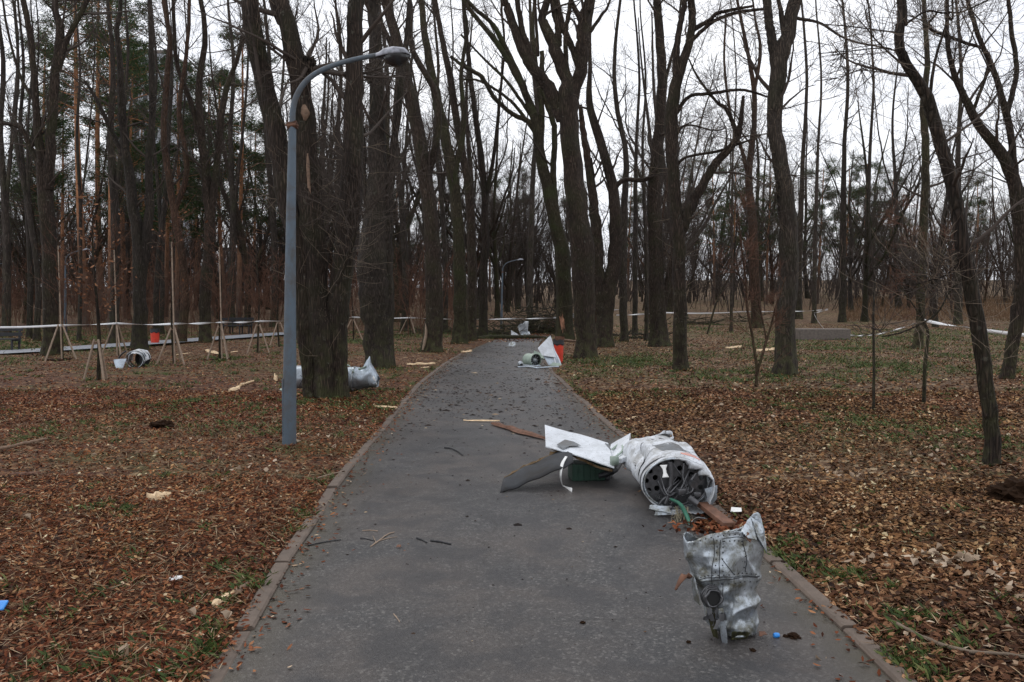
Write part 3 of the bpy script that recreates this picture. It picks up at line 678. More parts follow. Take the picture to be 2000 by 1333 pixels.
key_tree('forked_tree', 'dark trunk forking into two tall stems left of the multi-stemmed tree', (403, 672), [
    [(403, 673, 24), (400, 600, 24), (404, 520, 25), (408, 440, 24), (402, 350, 19), (392, 260, 16), (388, 170, 14), (400, 80, 12), (392, 0, 10)]],
    limbs=[[(408, 450, 18), (420, 360, 16), (428, 270, 14), (440, 180, 12), (465, 110, 9), (480, 30, 7)], [(395, 290, 10), (372, 200, 10), (345, 120, 9), (338, 0, 7)]], seed=53, epi=14, crown=1.2)
for i, (bx, by, w_, tx, lab) in enumerate([
        (57, 665, 12, 40, 'narrow trunk at the far left beside the green grass'), (72, 668, 13, 30, 'narrow trunk between the green grass and the large forked tree'),
        (155, 668, 9, 150, 'slim dark trunk left of the nearest staked sapling'), (222, 672, 20, 215, 'dark trunk behind the nearest staked sapling'),
        (305, 660, 12, 330, 'slim leaning trunk beside the distant red bin'), (315, 655, 10, 300, 'slim trunk right of the distant red bin'),
        (452, 640, 15, 450, 'orange-tinted trunk behind the far benches'), (535, 640, 16, 520, 'trunk showing just left of the lamp post'),
        (655, 640, 14, 660, 'trunk half hidden behind the multi-stemmed tree'), (790, 650, 15, 770, 'trunk between the second and third path-side trees'),
        (868, 650, 12, 850, 'trunk between the third and fourth path-side trees'), (12, 660, 18, 0, 'dark trunk cut by the left edge of the photo')]):
    key_tree('park_tree', lab, (bx, by), [[(bx, by, w_), (bx + 2, by - 120, w_ * .9), ((bx + tx) / 2 + 4, 400, w_ * .85), (tx, 260, w_ * .65), (tx + 6, 130, w_ * .5), (tx - 5, 0, w_ * .35)]],
             limbs=[[((bx + tx) / 2 + 4, 420, w_ * .5), (tx + 25, 250, w_ * .4), (tx + 35, 100, w_ * .3), (tx + 30, 0, w_ * .2)]], bark='bark_far', seed=60 + i, epi=8, crown=1.1)

# --- woodland prototypes
def wood_proto(seed, h, r, fork, nl, lean=.08, thin=False):
    rng = np.random.default_rng(seed)
    tg = Geo(); cg = Geo()
    n = 18; fz = h * fork
    z = np.linspace(0, 1, n)
    ph = rng.uniform(0, 6)
    trunk = np.stack([lean * h * z ** 1.4 * math.cos(ph) + .30 * np.sin(z * 4 + ph) + .12 * np.sin(z * 11), lean * h * z ** 1.4 * math.sin(ph) + .3 * np.cos(z * 5 + ph) + .1 * np.cos(z * 9), z * h], 1); trunk[:, :2] -= trunk[0, :2]
    rad = r * (1 - .82 * z) * (1 + .45 * np.exp(-z * h / .3)); rad = np.maximum(rad, .01)
    trunk[0, 2] = -.15
    tubes(tg, trunk[None], rad[None], 9, lobes_for(rng, n, 9, .06))
    mains, mr = [trunk], [rad]
    for k in range(nl):
        t0 = rng.uniform(fork * .8, fork * 1.6); i0 = int(t0 * (n - 1)); p0 = trunk[i0]
        az = rng.uniform(0, 2 * PI); d = np.array([math.cos(az) * .55, math.sin(az) * .55, .8]); L = h * rng.uniform(.45, .75) * (1 - t0 * .5)
        pts = [p0]; p = p0.copy()
        for s in range(n - 1):
            d = d + rng.normal(0, .07, 3) + np.array([0, 0, .045]); d /= np.linalg.norm(d); p = p + d * L / (n - 1); pts.append(p)
        pts = np.array(pts); pts[1:] += np.cumsum(rng.normal(0, .035, (n - 1, 3)), 0); rr = rad[i0] * rng.uniform(.45, .7) * (1 - .85 * z) + .008
        tubes(tg, pts[None], rr[None], 7); mains.append(pts); mr.append(rr)
    mp_ = np.stack(mains); mrr = np.stack(mr)
    a1, r1 = spawn(rng, mp_, mrr, 12, .25, 1, 46, 14, h * .19, 8, .15, .06, .5, rmax=.06, rend=.25)
    a2, r2 = spawn(rng, a1, r1, 7, .2, 1, 42, 12, h * .085, 5, .15, .05, .55, rmax=.02, rend=.35)
    a3, r3 = spawn(rng, a2, r2, 4, .2, 1, 38, 14, h * .045, 4, .16, .04, .6, rmax=.009, rend=.6)
    r2 = np.maximum(r2, .006); r3 = np.maximum(r3, .0048)
    tubes(cg, a1, r1, 4); tubes(cg, a2, r2, 3); tubes(cg, a3, r3, 3)
    e1, q1 = spawn(rng, mp_[:1], mrr[:1], 30, .05, .5, 70, 14, h * .06, 6, .15, .04, .08, rmax=.012, rend=.5)
    tubes(cg, e1, np.maximum(q1, .005), 3)
    return tg.mesh('trunk'), cg.mesh('crown')
protos = []
for i, a in enumerate([(101, 19, .25, .22, 6), (102, 22, .28, .32, 5), (103, 17, .19, .2, 6), (104, 20, .22, .36, 4), (105, 23, .30, .26, 6), (106, 15, .15, .2, 5), (107, 18, .17, .3, 5, .12), (108, 21, .25, .18, 7)]):
    tm, cm = wood_proto(*a); tm.materials.append(M[['bark_far', 'bark_grey', 'bark', 'bark_far', 'bark_moss', 'bark_red', 'bark_far', 'bark'][i]]); cm.materials.append(M['twig']); protos.append((tm, cm))

placed = []
rg = random.Random(7)
def place_tree(x, y, k, sc, rz, name, label, group, cat='tree'):
    z = float(base(x, y))
    r = empty(name, (x, y, z), label, cat, group); r.rotation_euler = (rg.uniform(-.03, .03), rg.uniform(-.03, .03), rz); r.scale = (sc, sc, sc * rg.uniform(.9, 1.1))
    for nm, me in (('trunk', protos[k][0]), ('crown', protos[k][1])):
        o = bpy.data.objects.new(nm, me); o.parent = r; COL.objects.link(o)
    return r
zones = {'L': ('bare slender tree in the dense wood left of the path, beyond the tape', 'trees of the left wood'),
         'C': ('bare tree far off in the wood straight beyond the end of the path', 'trees beyond the end of the path'),
         'R': ('bare tree in the open wood right of the path, beyond the leaf-covered ground', 'trees of the right wood')}
LM = [(-200, 'beyond the left edge'), (20, 'at the left edge'), (95, 'near the large forked left tree'), (192, 'near the young oak with brown leaves'), (258, 'near the crumpled white hoop wreck'), (303, 'near the distant red bin'), (340, 'near the widest stake tripod'),
      (432, 'right of the widest stake tripod'), (505, 'near the far park benches'), (565, 'near the lamp post'), (625, 'near the multi-stemmed tree'), (690, 'right of the multi-stemmed tree'), (742, 'near the broad ridged trunk'), (795, 'near the trunk between path-side trees'), (845, 'near the trunk with the pale scar'), (900, 'near the fourth path-side trunk'),
      (943, 'near the sixth path-side trunk'), (980, 'near the distant lamp post'), (1020, 'near the upright white scrap'), (1070, 'near the far end of the tape'), (1103, 'near the red litter bin'), (1143, 'near the big vase-shaped tree'), (1180, 'near the V-forked tree'), (1230, 'right of the V-forked tree'), (1288, 'near the flared-foot tree'), (1328, 'near the broken-limb tree'), (1400, 'near the slanting dark stem'),
      (1474, 'near the V sapling'), (1534, 'near the lone thick trunk'), (1610, 'near the concrete slab'), (1706, 'near the slender sapling'), (1795, 'near the taped mossy tree'), (1880, 'near the nearest leaning trunk'), (1965, 'near the tree at the right edge'), (2200, 'beyond the right edge')]
KN = ['greyish brown', 'pale-barked grey', 'dark brown', 'narrow forked', 'mossy', 'slim reddish', 'strongly leaning', 'wide-crowned dark']
def wood_label(px, d, kk):
    lm = min(LM, key=lambda q_: abs(q_[0] - px))
    return KN[kk] + ' bare tree ' + ('just behind' if d < 48 else 'well behind' if d < 75 else 'far behind') + ', ' + lm[1]
tries = 0; count = 0
while count < 225 and tries < 20000:
    tries += 1
    d = 30 + 85 * rg.random() ** 0.8
    px = rg.uniform(-350, 2350); x = (px - 1000) / F * d
    if off_path(x, d) < 2.2: continue
    if px < 560 and d < 36: continue
    if 1340 < px and rg.random() < .5: continue
    if px < 560 and rg.random() < .25: continue
    if 1340 < px < 1760 and d < 46: continue
    if 1760 <= px and d < 40: continue
    if 1000 < px < 1090 and d < 60: continue
    if min([math.hypot(x - a, d - b) for a, b in placed] or [9]) < (2.3 if px < 1300 else 3.0): continue
    if off_path2(np.array(x), np.array(d)) < 1.4: continue
    placed.append((x, d)); zn = 'L' if px < 800 else 'C' if px < 1220 else 'R'
    kk = rg.randrange(8)
    place_tree(x, d, kk, (rg.uniform(.78, 1.08) if rg.random() < .3 else rg.uniform(.46, .78)), rg.uniform(0, 6.28), 'woodland_tree', wood_label(px, d, kk), zones[zn][1]); count += 1

# --- pines
def pine_proto(seed, h, r, t0=.5):
    rng = np.random.default_rng(seed); tg = Geo(); bgq = Geo(); ng = Geo()
    n = 14; z = np.linspace(0, 1, n)
    tr = np.stack([.25 * np.sin(z * 3 + seed), .2 * np.cos(z * 2.5 + seed), z * h], 1); tr[0, 2] = -.1
    rad = r * (1 - .75 * z)
    tubes(tg, tr[None], rad[None], 9, lobes_for(rng, n, 9, .04))
    a1, r1 = spawn(rng, tr[None], rad[None], 46, t0, 1, 75, 12, h * .19, 7, .12, .03, .35, rmax=.06, lt=.45)
    a2, r2 = spawn(rng, a1, r1, 6, .3, 1, 45, 12, h * .055, 5, .15, .06, .5, rmax=.02)
    tubes(tg, a1, r1, 4); tubes(tg, a2, np.maximum(r2, .006), 3)
    # needle tufts: small crossed triangles in clumps along the outer twigs
    ends = np.concatenate([a2[:, 2:].reshape(-1, 3), a1[:, 4:].reshape(-1, 3)])
    K = 16
    c = np.repeat(ends, K, 0) + rng.normal(0, .17, (len(ends) * K, 3)) * np.array([1, 1, .6])
    dirs = rng.normal(size=c.shape); dirs[:, 2] = np.abs(dirs[:, 2]) * .7; dirs /= np.linalg.norm(dirs, axis=1)[:, None]
    sd_ = np.cross(dirs, rng.normal(size=c.shape)); sd_ /= np.linalg.norm(sd_, axis=1)[:, None]
    Ln = rng.uniform(.12, .26, (len(c), 1)); W = .022
    V = np.stack([c - sd_ * W, c + sd_ * W, c + dirs * Ln], 1).reshape(-1, 3)
    ng.add(V, np.arange(len(V)).reshape(-1, 3))
    a, b_ = tg.mesh('trunk'), ng.mesh('crown', False)
    a.materials.append(M['pine_bark']); b_.materials.append(M['needles']); return a, b_
pp = [pine_proto(1, 21, .22, .5), pine_proto(2, 18, .18, .42), pine_proto(3, 15, .16, .35)]
def pine_label(px, d):
    lm = min(LM, key=lambda q_: abs(q_[0] - px)); return 'green pine ' + ('behind' if d < 62 else 'well behind' if d < 82 else 'far behind') + ', ' + lm[1]
def pine(px, d, k, sc, label, group):
    x = (px - 1000) / F * d
    r = empty('pine_tree', (x, d, float(base(x, d))), label, 'pine', group); r.scale = (sc,) * 3; r.rotation_euler[2] = px
    for nm, me in (('trunk', pp[k][0]), ('crown', pp[k][1])):
        o = bpy.data.objects.new(nm, me); o.parent = r; COL.objects.link(o)
for px, d, k, sc, lab in [(168, 44, 0, 1.0, 'tall orange-barked pine behind the nearest staked sapling'), (222, 43, 0, .95, 'orange-barked pine above the crumpled white hoop wreck'), (205, 52, 0, 1.05, 'pine between the two orange-barked pines, farther back'),
        (475, 48, 1, .95, 'orange-barked pine behind the last staked saplings left of the lamp post'), (250, 55, 1, 1.05, 'dark pine with the highest green crown at the left'), (330, 58, 1, 1.0, 'dark pine behind the tripod nearest the red bin'),
        (420, 60, 1, 1.0, 'dark pine behind the two-stemmed trunk at the left'), (130, 60, 1, .9, 'dark pine behind the large forked tree')]:
    pine(px, d, k, sc, lab, 'pines of the left wood')
for px, d, k, sc in [(100, 50, 2, 1.15), (270, 52, 2, 1.1), (350, 50, 2, 1.0), (440, 55, 2, 1.1), (60, 70, 2, 1.0), (290, 70, 2, 1.15), (380, 72, 2, 1.1), (530, 65, 2, 1.0), (610, 66, 2, .95), (640, 75, 1, .9), (780, 85, 2, 1), (860, 90, 2, 1), (500, 85, 1, 1.05)]:
    pine(px, d, k, sc, pine_label(px, d), 'pines deep in the left wood')
for px, d, k, sc in [(1010, 95, 2, 1), (960, 100, 2, 1), (1390, 80, 2, .95), (1430, 90, 2, 1.0), (1500, 78, 2, .85), (1600, 80, 2, .9), (1650, 74, 2, .85), (1690, 88, 2, 1), (1740, 76, 2, .8), (1330, 90, 2, 1), (1230, 95, 2, 1), (1900, 90, 2, .9), (1120, 100, 2, 1)]:
    pine(px, d, k, sc, pine_label(px, d), 'far pines on the skyline')

# --- far wood: mass of stems and twigs nobody could count
rng = np.random.default_rng(5)
def mass(n, dmin, dmax, hmin, hmax, r0, name, label, mt, cat, twigs=4, pxr=(-500, 2500), lean=.2, n_=9, rt=.006):
    d = rng.uniform(dmin, dmax, n); px = rng.uniform(*pxr, n); x = (px - 1000) / F * d
    ok = (off_path(x, d) > 2) & (off_path2(x, d) > 1.5); d = d[ok]; x = x[ok]; n = len(d)
    L = rng.uniform(hmin, hmax, n); p = np.stack([x, d, base(x, d) - .05], 1)
    dr = rng.normal(0, lean, (n, 3)); dr[:, 2] = 1; pts = [p]
    for k in range(n_ - 1):
        dr = dr + rng.normal(0, .08, dr.shape); dr[:, 2] += .04; dr /= np.linalg.norm(dr, axis=1)[:, None]
        p = p + dr * (L / (n_ - 1))[:, None]; pts.append(p)
    pts = np.stack(pts, 1); rad = (r0 * rng.uniform(.5, 1.3, n) * L / hmax)[:, None] * np.linspace(1, .3, n_)[None]
    g = Geo(); tubes(g, pts, rad, 4)
    a1, r1 = spawn(rng, pts, rad, twigs * 2, .2, 1, 45, 12, (hmin + hmax) * .14, 5, .15, .06, .5, rmax=.04)
    tubes(g, a1, np.maximum(r1, rt * 1.3), 3)
    a2, r2 = spawn(rng, a1, r1, twigs, .2, 1, 40, 12, (hmin + hmax) * .06, 4, .15, .05, .5)
    tubes(g, a2, np.maximum(r2, rt), 3)
    o = g.obj(name, mt); tag(o, label, cat, kind='stuff'); return o
mass(1300, 88, 165, 7, 15, .13, 'distant_wood', 'hazy mass of bare trees closing the view all along the horizon', M['twig'], 'wood', 4, rt=.012)
mass(3600, 60, 150, 3.0, 9.0, .035, 'undergrowth', 'thin brown bushes and young growth under the far trees', M['twig'], 'undergrowth', 4, rt=.007)
mass(800, 34, 62, 1.5, 5.0, .022, 'brushwood', 'reddish brush and thin shoots under the left wood', M['twig_red'], 'undergrowth', 4, pxr=(-400, 900), rt=.005)

# ------------------------------------------------------------------ staked young trees on the left
def scatter_quads(geo, rng, C, L, W, tilt=.35, bend=.3):
    """small leaf-shaped faces (6 verts, pointed) at centres C"""
    n = len(C)
    if n == 0: return
    a = rng.uniform(0, 2 * PI, n); nrm = rng.normal(0, tilt, (n, 3)); nrm[:, 2] = 1; nrm /= np.linalg.norm(nrm, axis=1)[:, None]
    t = np.stack([np.cos(a), np.sin(a), np.zeros(n)], 1); t -= (t * nrm).sum(1)[:, None] * nrm; t /= np.linalg.norm(t, axis=1)[:, None] + 1e-9
    s = np.cross(nrm, t); l = (L * rng.uniform(.55, 1.3, n))[:, None]; w_ = (W * rng.uniform(.55, 1.3, n))[:, None]
    cu = rng.uniform(-bend, bend, (n, 1)) * w_
    V = np.stack([C - t * l / 2, C - t * l * .1 + s * w_ / 2 + nrm * cu, C + t * l * .28 + s * w_ * .33 + nrm * cu * .7, C + t * l / 2, C + t * l * .28 - s * w_ * .33 + nrm * cu * .7, C - t * l * .1 - s * w_ / 2 + nrm * cu], 1).reshape(-1, 3)
    i = np.arange(n)[:, None] * 6
    geo.add(V, np.concatenate([i + np.array([[0, 1, 2, 3]]), i + np.array([[0, 3, 4, 5]])]))
ST = [(192, 748, 1.0, 'young oak with brown leaves clinging, nearest of the staked saplings', .35, 28, .86),
      (120, 706, 1.15, 'bare staked sapling at the far left where the tape rises', 0, 33, 1.0),
      (228, 697, 1.1, 'bare staked sapling just behind the crumpled white hoop wreck', .05, 30, 1.0),
      (340, 714, 1.1, 'staked sapling with the widest pale tripod, left of the pale log chip', .04, 34, .95),
      (432, 703, 1.0, 'staked sapling between the widest tripod and the lamp post', .03, 27, .95),
      (505, 690, 1.0, 'staked sapling nearest the lamp post on its left', 0, 25, .9),
      (595, 678, 1.0, 'staked sapling seen between the lamp post and the multi-stemmed tree', 0, 30, .9),
      (689, 669, 1.0, 'staked sapling in the gap right of the multi-stemmed tree', 0, 28, .9),
      (800, 655, .9, 'staked sapling between the second and third path-side trees', 0, 22, .9),
      (545, 680, .9, 'staked sapling directly left of the blue-grey lamp post', 0, 24, .9)]
for i, (px, py, sc, lab, leafy, spx, hz) in enumerate(ST):
    b0 = G(px, py); z0 = float(base(b0.x, b0.y)); rng = np.random.default_rng(900 + i)
    root = empty('young_tree', (b0.x, b0.y, z0), lab, 'young tree', 'young trees propped by stakes')
    H = 3.5 * sc; tr = [(b0.x + .04 * math.sin(k + i), b0.y, z0 - .05 + H * k / 6) for k in range(7)]
    pts = catmull(tr, 20)[None]; rd = np.linspace(.045 if i == 0 else .032, .010, 20)[None]
    g = Geo(); tubes(g, pts, rd, 8); g.obj('trunk', M['bark'], root)
    a1, r1 = spawn(rng, pts, rd, 34, .36, 1, 45, 10, 1.0, 7, .1, .05, .4, rmax=.010, rend=.4)
    a2, r2 = spawn(rng, a1, r1, 4, .2, 1, 38, 10, .4, 4, .12, .05, .6, rend=.6)
    g = Geo(); tubes(g, a1, np.maximum(r1, .0035), 3); tubes(g, a2, np.maximum(r2, .003), 3); g.obj('crown', M['twig_red'], root)
    if leafy:
        e = np.concatenate([a2[:, 1:].reshape(-1, 3), a1[:, 3:].reshape(-1, 3)]); e = e[rng.random(len(e)) < leafy]
        g = Geo(); scatter_quads(g, rng, e + rng.normal(0, .03, e.shape), .09, .05, tilt=1.2); g.obj('leaves', M['oak_leaf'], root)
    fr = empty('stake_tripod', (b0.x, b0.y, z0), 'stakes propping ' + ['the young oak with brown leaves', 'the bare sapling where the tape rises', 'the sapling just behind the crumpled white hoop wreck', 'the sapling left of the pale log chip, widest tripod', 'the sapling right of the widest tripod', 'the sapling nearest the lamp post but one on its left', 'the sapling between lamp post and multi-stemmed tree', 'the sapling in the gap right of the multi-stemmed tree', 'the sapling between second and third path-side trees', 'the sapling directly left of the lamp post'][i], 'tree stakes', 'stake tripods round young trees')
    rs = spx / F * b0.y; az0 = [.35, 1.0, .2, .5, .3, .8, .4, .6, .2, .9][i]
    for k in range(3):
        az = az0 + k * 2 * PI / 3 + PI
        foot = (b0.x + rs * math.cos(az), b0.y + rs * math.sin(az), z0 - .06); top = (b0.x + .05 * math.cos(az), b0.y + .05 * math.sin(az), z0 + hz)
        g = Geo(); tubes(g, np.array([[foot, top]]), np.array([[.024, .022]]), 8, cap=True); g.obj('stake', M['stake'], fr)
    if i in (1, 2, 3, 4):
        g = Geo(); tubes(g, np.array([[(b0.x + .04, b0.y - .05, z0), (b0.x + .02, b0.y - .04, z0 + 3.1)]]), np.array([[.022, .018]]), 6, cap=True); g.obj('tall_stake', M['stake'], fr)
    g = Geo(); wire(g, [(b0.x + .05 * math.cos(q), b0.y + .05 * math.sin(q), z0 + hz - .05) for q in np.linspace(0, 6.2, 8)], .012, 16, 5); g.obj('tie', M['old_wood'], fr)

# ------------------------------------------------------------------ leaf litter, grass, crumbs
rng = np.random.default_rng(77)
def litter_pts(n, dmin, dmax, side, power=1.0, margin=.0):
    out_ = []
    while sum(len(o) for o in out_) < n:
        k = n * 2
        d = dmin + (dmax - dmin) * rng.random(k) ** power; x = rng.uniform(-1, 1, k) * (1.6 + .74 * d)
        o = off_path(x, d)
        ok = o > margin + (.075 if side > 0 else .05) * rng.random(k) ** .6 + .05 * (np.sin(d * 3.1) > .3)
        ok &= (x < (xl(d) + xr(d)) / 2) if side < 0 else (x > (xl(d) + xr(d)) / 2)
        out_.append(np.stack([x[ok], d[ok]], 1))
    q = np.concatenate(out_)[:n]
    return np.column_stack([q, ground_z(q[:, 0], q[:, 1]) + rng.uniform(.002, .028, n)])
def litter(name, label, mt, side, sets, L, W):
    g = Geo()
    for n, a, b_, pw, sc in sets: scatter_quads(g, rng, litter_pts(n, a, b_, side, pw), L * sc, W * sc, tilt=.42)
    o = g.obj(name, mt, smooth=False); tag(o, label, 'leaf litter', kind='stuff'); return o
litter('leaf_litter', 'fine red-brown leaf litter covering the ground left of the path', M['litter_red'], -1,
       [(56000, 2.2, 7, .85, .68), (46000, 7, 14, .8, .85), (34000, 10, 40, 1.1, 1.15)], .05, .022)
litter('leaf_litter', 'tan and brown fallen leaves covering the ground right of the path', M['litter_tan'], 1,
       [(48000, 2.2, 7, .85, .66), (44000, 7, 14, .8, .76), (46000, 10, 46, 1.1, 1.0)], .068, .038)
# thin straws and needles
g = Geo(); c = np.concatenate([litter_pts(16000, 2.2, 11, -1, .8), litter_pts(7000, 2.2, 11, 1, .8)])
scatter_quads(g, rng, c + np.array([0, 0, .01]), .11, .0045, tilt=.25)
o = g.obj('straw_litter', M['straw'], smooth=False); tag(o, 'thin pale straws and twigs lying over the fallen leaves', 'straw', kind='stuff')
# leaves blown onto the path edges
g = Geo(); n = 1900; d = 2.5 + 22 * rng.random(n); sdd = rng.random(n) < .55; off = np.abs(rng.normal(0, .13, n)) * (1 + d * .05) * rng.random(n) ** .5
x = np.where(sdd, xl(d) + off, xr(d) - off); scatter_quads(g, rng, np.stack([x, d, base(x, d) + .014 + rng.uniform(0, .008, n)], 1), .038, .018, tilt=.25)
n = 7000; d = 31 + 24 * rng.random(n) ** .7; x = xl(d) + (xr(d) - xl(d)) * rng.random(n); scatter_quads(g, rng, np.stack([x, d, base(x, d) + .02], 1), .08, .05, tilt=.3)
o = g.obj('path_leaves', M['litter_red'], smooth=False); tag(o, 'scattered leaves along the path edges and under the far log', 'fallen leaves', kind='stuff')
# dark crumbs on the path
g = Geo(); n = 3000
d = np.concatenate([9 + 20 * rng.random(1900), 3 + 9 * rng.random(350), rng.normal(13, 2.5, 750)]); d = np.abs(d) + .5
x = xl(d) + (xr(d) - xl(d)) * rng.random(n); sz = rng.lognormal(-4.75, .5, n) * np.clip(d / 9, .3, 1.5)
a = rng.uniform(0, 6.28, n); V = []
for k, (ca, zz) in enumerate([(0, 0), (1.6, 0), (3.1, 0), (4.6, 0)]):
    V.append(np.stack([x + sz * np.cos(a + ca) * 1.3, d + sz * np.sin(a + ca) * .9, base(x, d) + .008], 1))
V.append(np.stack([x, d, base(x, d) + .010 + sz * .35], 1)); V = np.stack(V, 1).reshape(-1, 3); i = np.arange(n)[:, None] * 5
g.add(V, np.concatenate([i + np.array([[0, 1, 4]]), i + np.array([[1, 2, 4]]), i + np.array([[2, 3, 4]]), i + np.array([[3, 0, 4]])]))
o = g.obj('bark_crumbs', M['crumbs'], smooth=False); tag(o, 'dark crumbs of bark and soil strewn over the asphalt', 'crumbs', kind='stuff')
# leaves drifted against the feet of the trees
g = Geo()
for o_ in list(COL.objects):
    if o_.parent is None and o_.get('category') in ('tree', 'sapling') and 5 < o_.location.y < 34:
        n = 70 if o_['category'] == 'tree' else 18; a = rng.uniform(0, 6.28, n); r_ = (.50 if 'multi' in o_.name else .30 if n > 20 else .06) + np.abs(rng.normal(0, .14, n)); xx = o_.location.x + r_ * np.cos(a); yy = o_.location.y + r_ * np.sin(a)
        scatter_quads(g, rng, np.stack([xx, yy, ground_z(xx, yy) + rng.uniform(.01, .06, n)], 1), .07, .04, tilt=.7)
o = g.obj('drifted_leaves', M['litter_tan'], smooth=False); tag(o, 'brown leaves drifted against the feet of the near trees', 'fallen leaves', kind='stuff')
# grass tufts
g = Geo()
pat = [(1245, 718, 1.3, 900), (1215, 712, .7, 300), (1850, 850, 1.0, 900), (1760, 842, .8, 600), (1680, 832, .6, 300), (1660, 1135, .16, 260), (1600, 825, .5, 250), (1525, 1075, .15, 150), (1790, 1220, .1, 160), (1800, 1312, .15, 240), (400, 1265, .2, 160), (455, 1290, .22, 150), (480, 1170, .14, 110), (500, 1140, .1, 160),
       (590, 1040, .12, 140), (610, 1010, .1, 70), (150, 838, .5, 260), (45, 868, .4, 250), (245, 800, .4, 160), (260, 1010, .15, 120), (215, 1000, .12, 90), (645, 945, .2, 120), (1570, 800, .5, 300), (1480, 740, .7, 260), (1540, 1100, .1, 150), (60, 620 + 55, 1.5, 900), (560, 680, 1, 500), (380, 790, .4, 250), (590, 792, .3, 200), (460, 700, 1.2, 500), (1340, 640, 3, 900), (1950, 880, .5, 300),
       (270, 1310, .2, 120), (60, 1325, .2, 120), (1690, 1290, .15, 160), (1925, 1280, .15, 120), (1560, 1180, .08, 90), (1730, 1290, .1, 120), (1700, 720, 1, 350), (1850, 722, 1, 350)]
cs = []
for px, py, rad_, n in pat:
    c = G(px, py); nk = max(4, n // 22); kx, ky = rng.normal(0, rad_ * .6, nk), rng.normal(0, rad_ * .8, nk); wi = rng.integers(0, nk, n)
    cs.append(np.stack([c.x + kx[wi] + rng.normal(0, .022 + rad_ * .05, n), c.y + ky[wi] + rng.normal(0, .022 + rad_ * .05, n)], 1))
for k in range(110):
    dd = rng.uniform(9, 42); xx = rng.uniform(-1, 1) * (1 + .68 * dd)
    if float(off_path(xx, dd)) < .6: continue
    n = int(160 + dd * 8); nk = 14; kx, ky = rng.normal(0, .05 * dd, nk), rng.normal(0, .03 * dd, nk); wi = rng.integers(0, nk, n)
    cs.append(np.stack([xx + kx[wi] + rng.normal(0, .012 * dd, n), dd + ky[wi] + rng.normal(0, .012 * dd, n)], 1))
nr = 300; d = 2.6 + 16 * rng.random(nr); x = rng.uniform(-1, 1, nr) * (1 + .7 * d); ok = (off_path(x, d) > .08)
for xx, dd in zip(x[ok], d[ok]): cs.append(np.stack([xx + rng.normal(0, .05, 26), dd + rng.normal(0, .05, 26)], 1))
for dd in np.arange(2.6, 16, .16):
    for xf, s in ((xl, -1), (xr, 1)):
        if rng.random() < .30: 
            n = 10; cs.append(np.stack([float(xf(dd)) + s * (.13 + np.abs(rng.normal(0, .06, n))), dd + rng.normal(0, .08, n)], 1))
q = np.concatenate(cs); q = q[off_path(q[:, 0], q[:, 1]) > .05]; n = len(q)
c = np.column_stack([q, ground_z(q[:, 0], q[:, 1])]); a = rng.uniform(0, 6.28, n); h = rng.uniform(.018, .055, n) * (1 + np.clip(q[:, 1] - 8, 0, 20) * .04); ln = rng.uniform(.4, 1.6, n) * h
wv_ = .0035 * (1 + np.clip(q[:, 1] - 6, 0, 30) * .10)
s = np.stack([np.cos(a), np.sin(a), 0 * a], 1); tdir = np.stack([-np.sin(a), np.cos(a), 0 * a], 1)
V = np.stack([c - s * wv_[:, None], c + s * wv_[:, None], c + tdir * (ln * .4)[:, None] + np.array([0, 0, 1]) * (h * .7)[:, None] + s * (wv_ * .7)[:, None], c + tdir * ln[:, None] + np.array([0, 0, 1]) * h[:, None]], 1).reshape(-1, 3)
i = np.arange(n)[:, None] * 4; g.add(V, np.concatenate([i + np.array([[0, 1, 2]]), i + np.array([[0, 2, 3]])]))
o = g.obj('grass', M['grass'], smooth=False); tag(o, 'short green grass tufts growing through the leaves', 'grass', kind='stuff')
# tall dry grass band at the far right
g = Geo(); n = 26000; d = rng.uniform(48, 100, n); px = rng.uniform(1640, 2350, n); x = (px - 1000) / F * d; z = base(x, d)
a = rng.uniform(0, 6.28, n); h = rng.uniform(.2, .55, n); s = np.stack([np.cos(a), np.sin(a), 0 * a], 1) * .02; c = np.stack([x, d, z], 1)
V = np.stack([c - s, c + s, c + np.stack([rng.normal(0, .15, n), rng.normal(0, .15, n), h], 1)], 1).reshape(-1, 3); g.add(V, np.arange(n * 3).reshape(-1, 3))
o = g.obj('dry_grass', M['dry_grass'], smooth=False); tag(o, 'tall rusty dry grass under the far trees at the right', 'grass', kind='stuff')

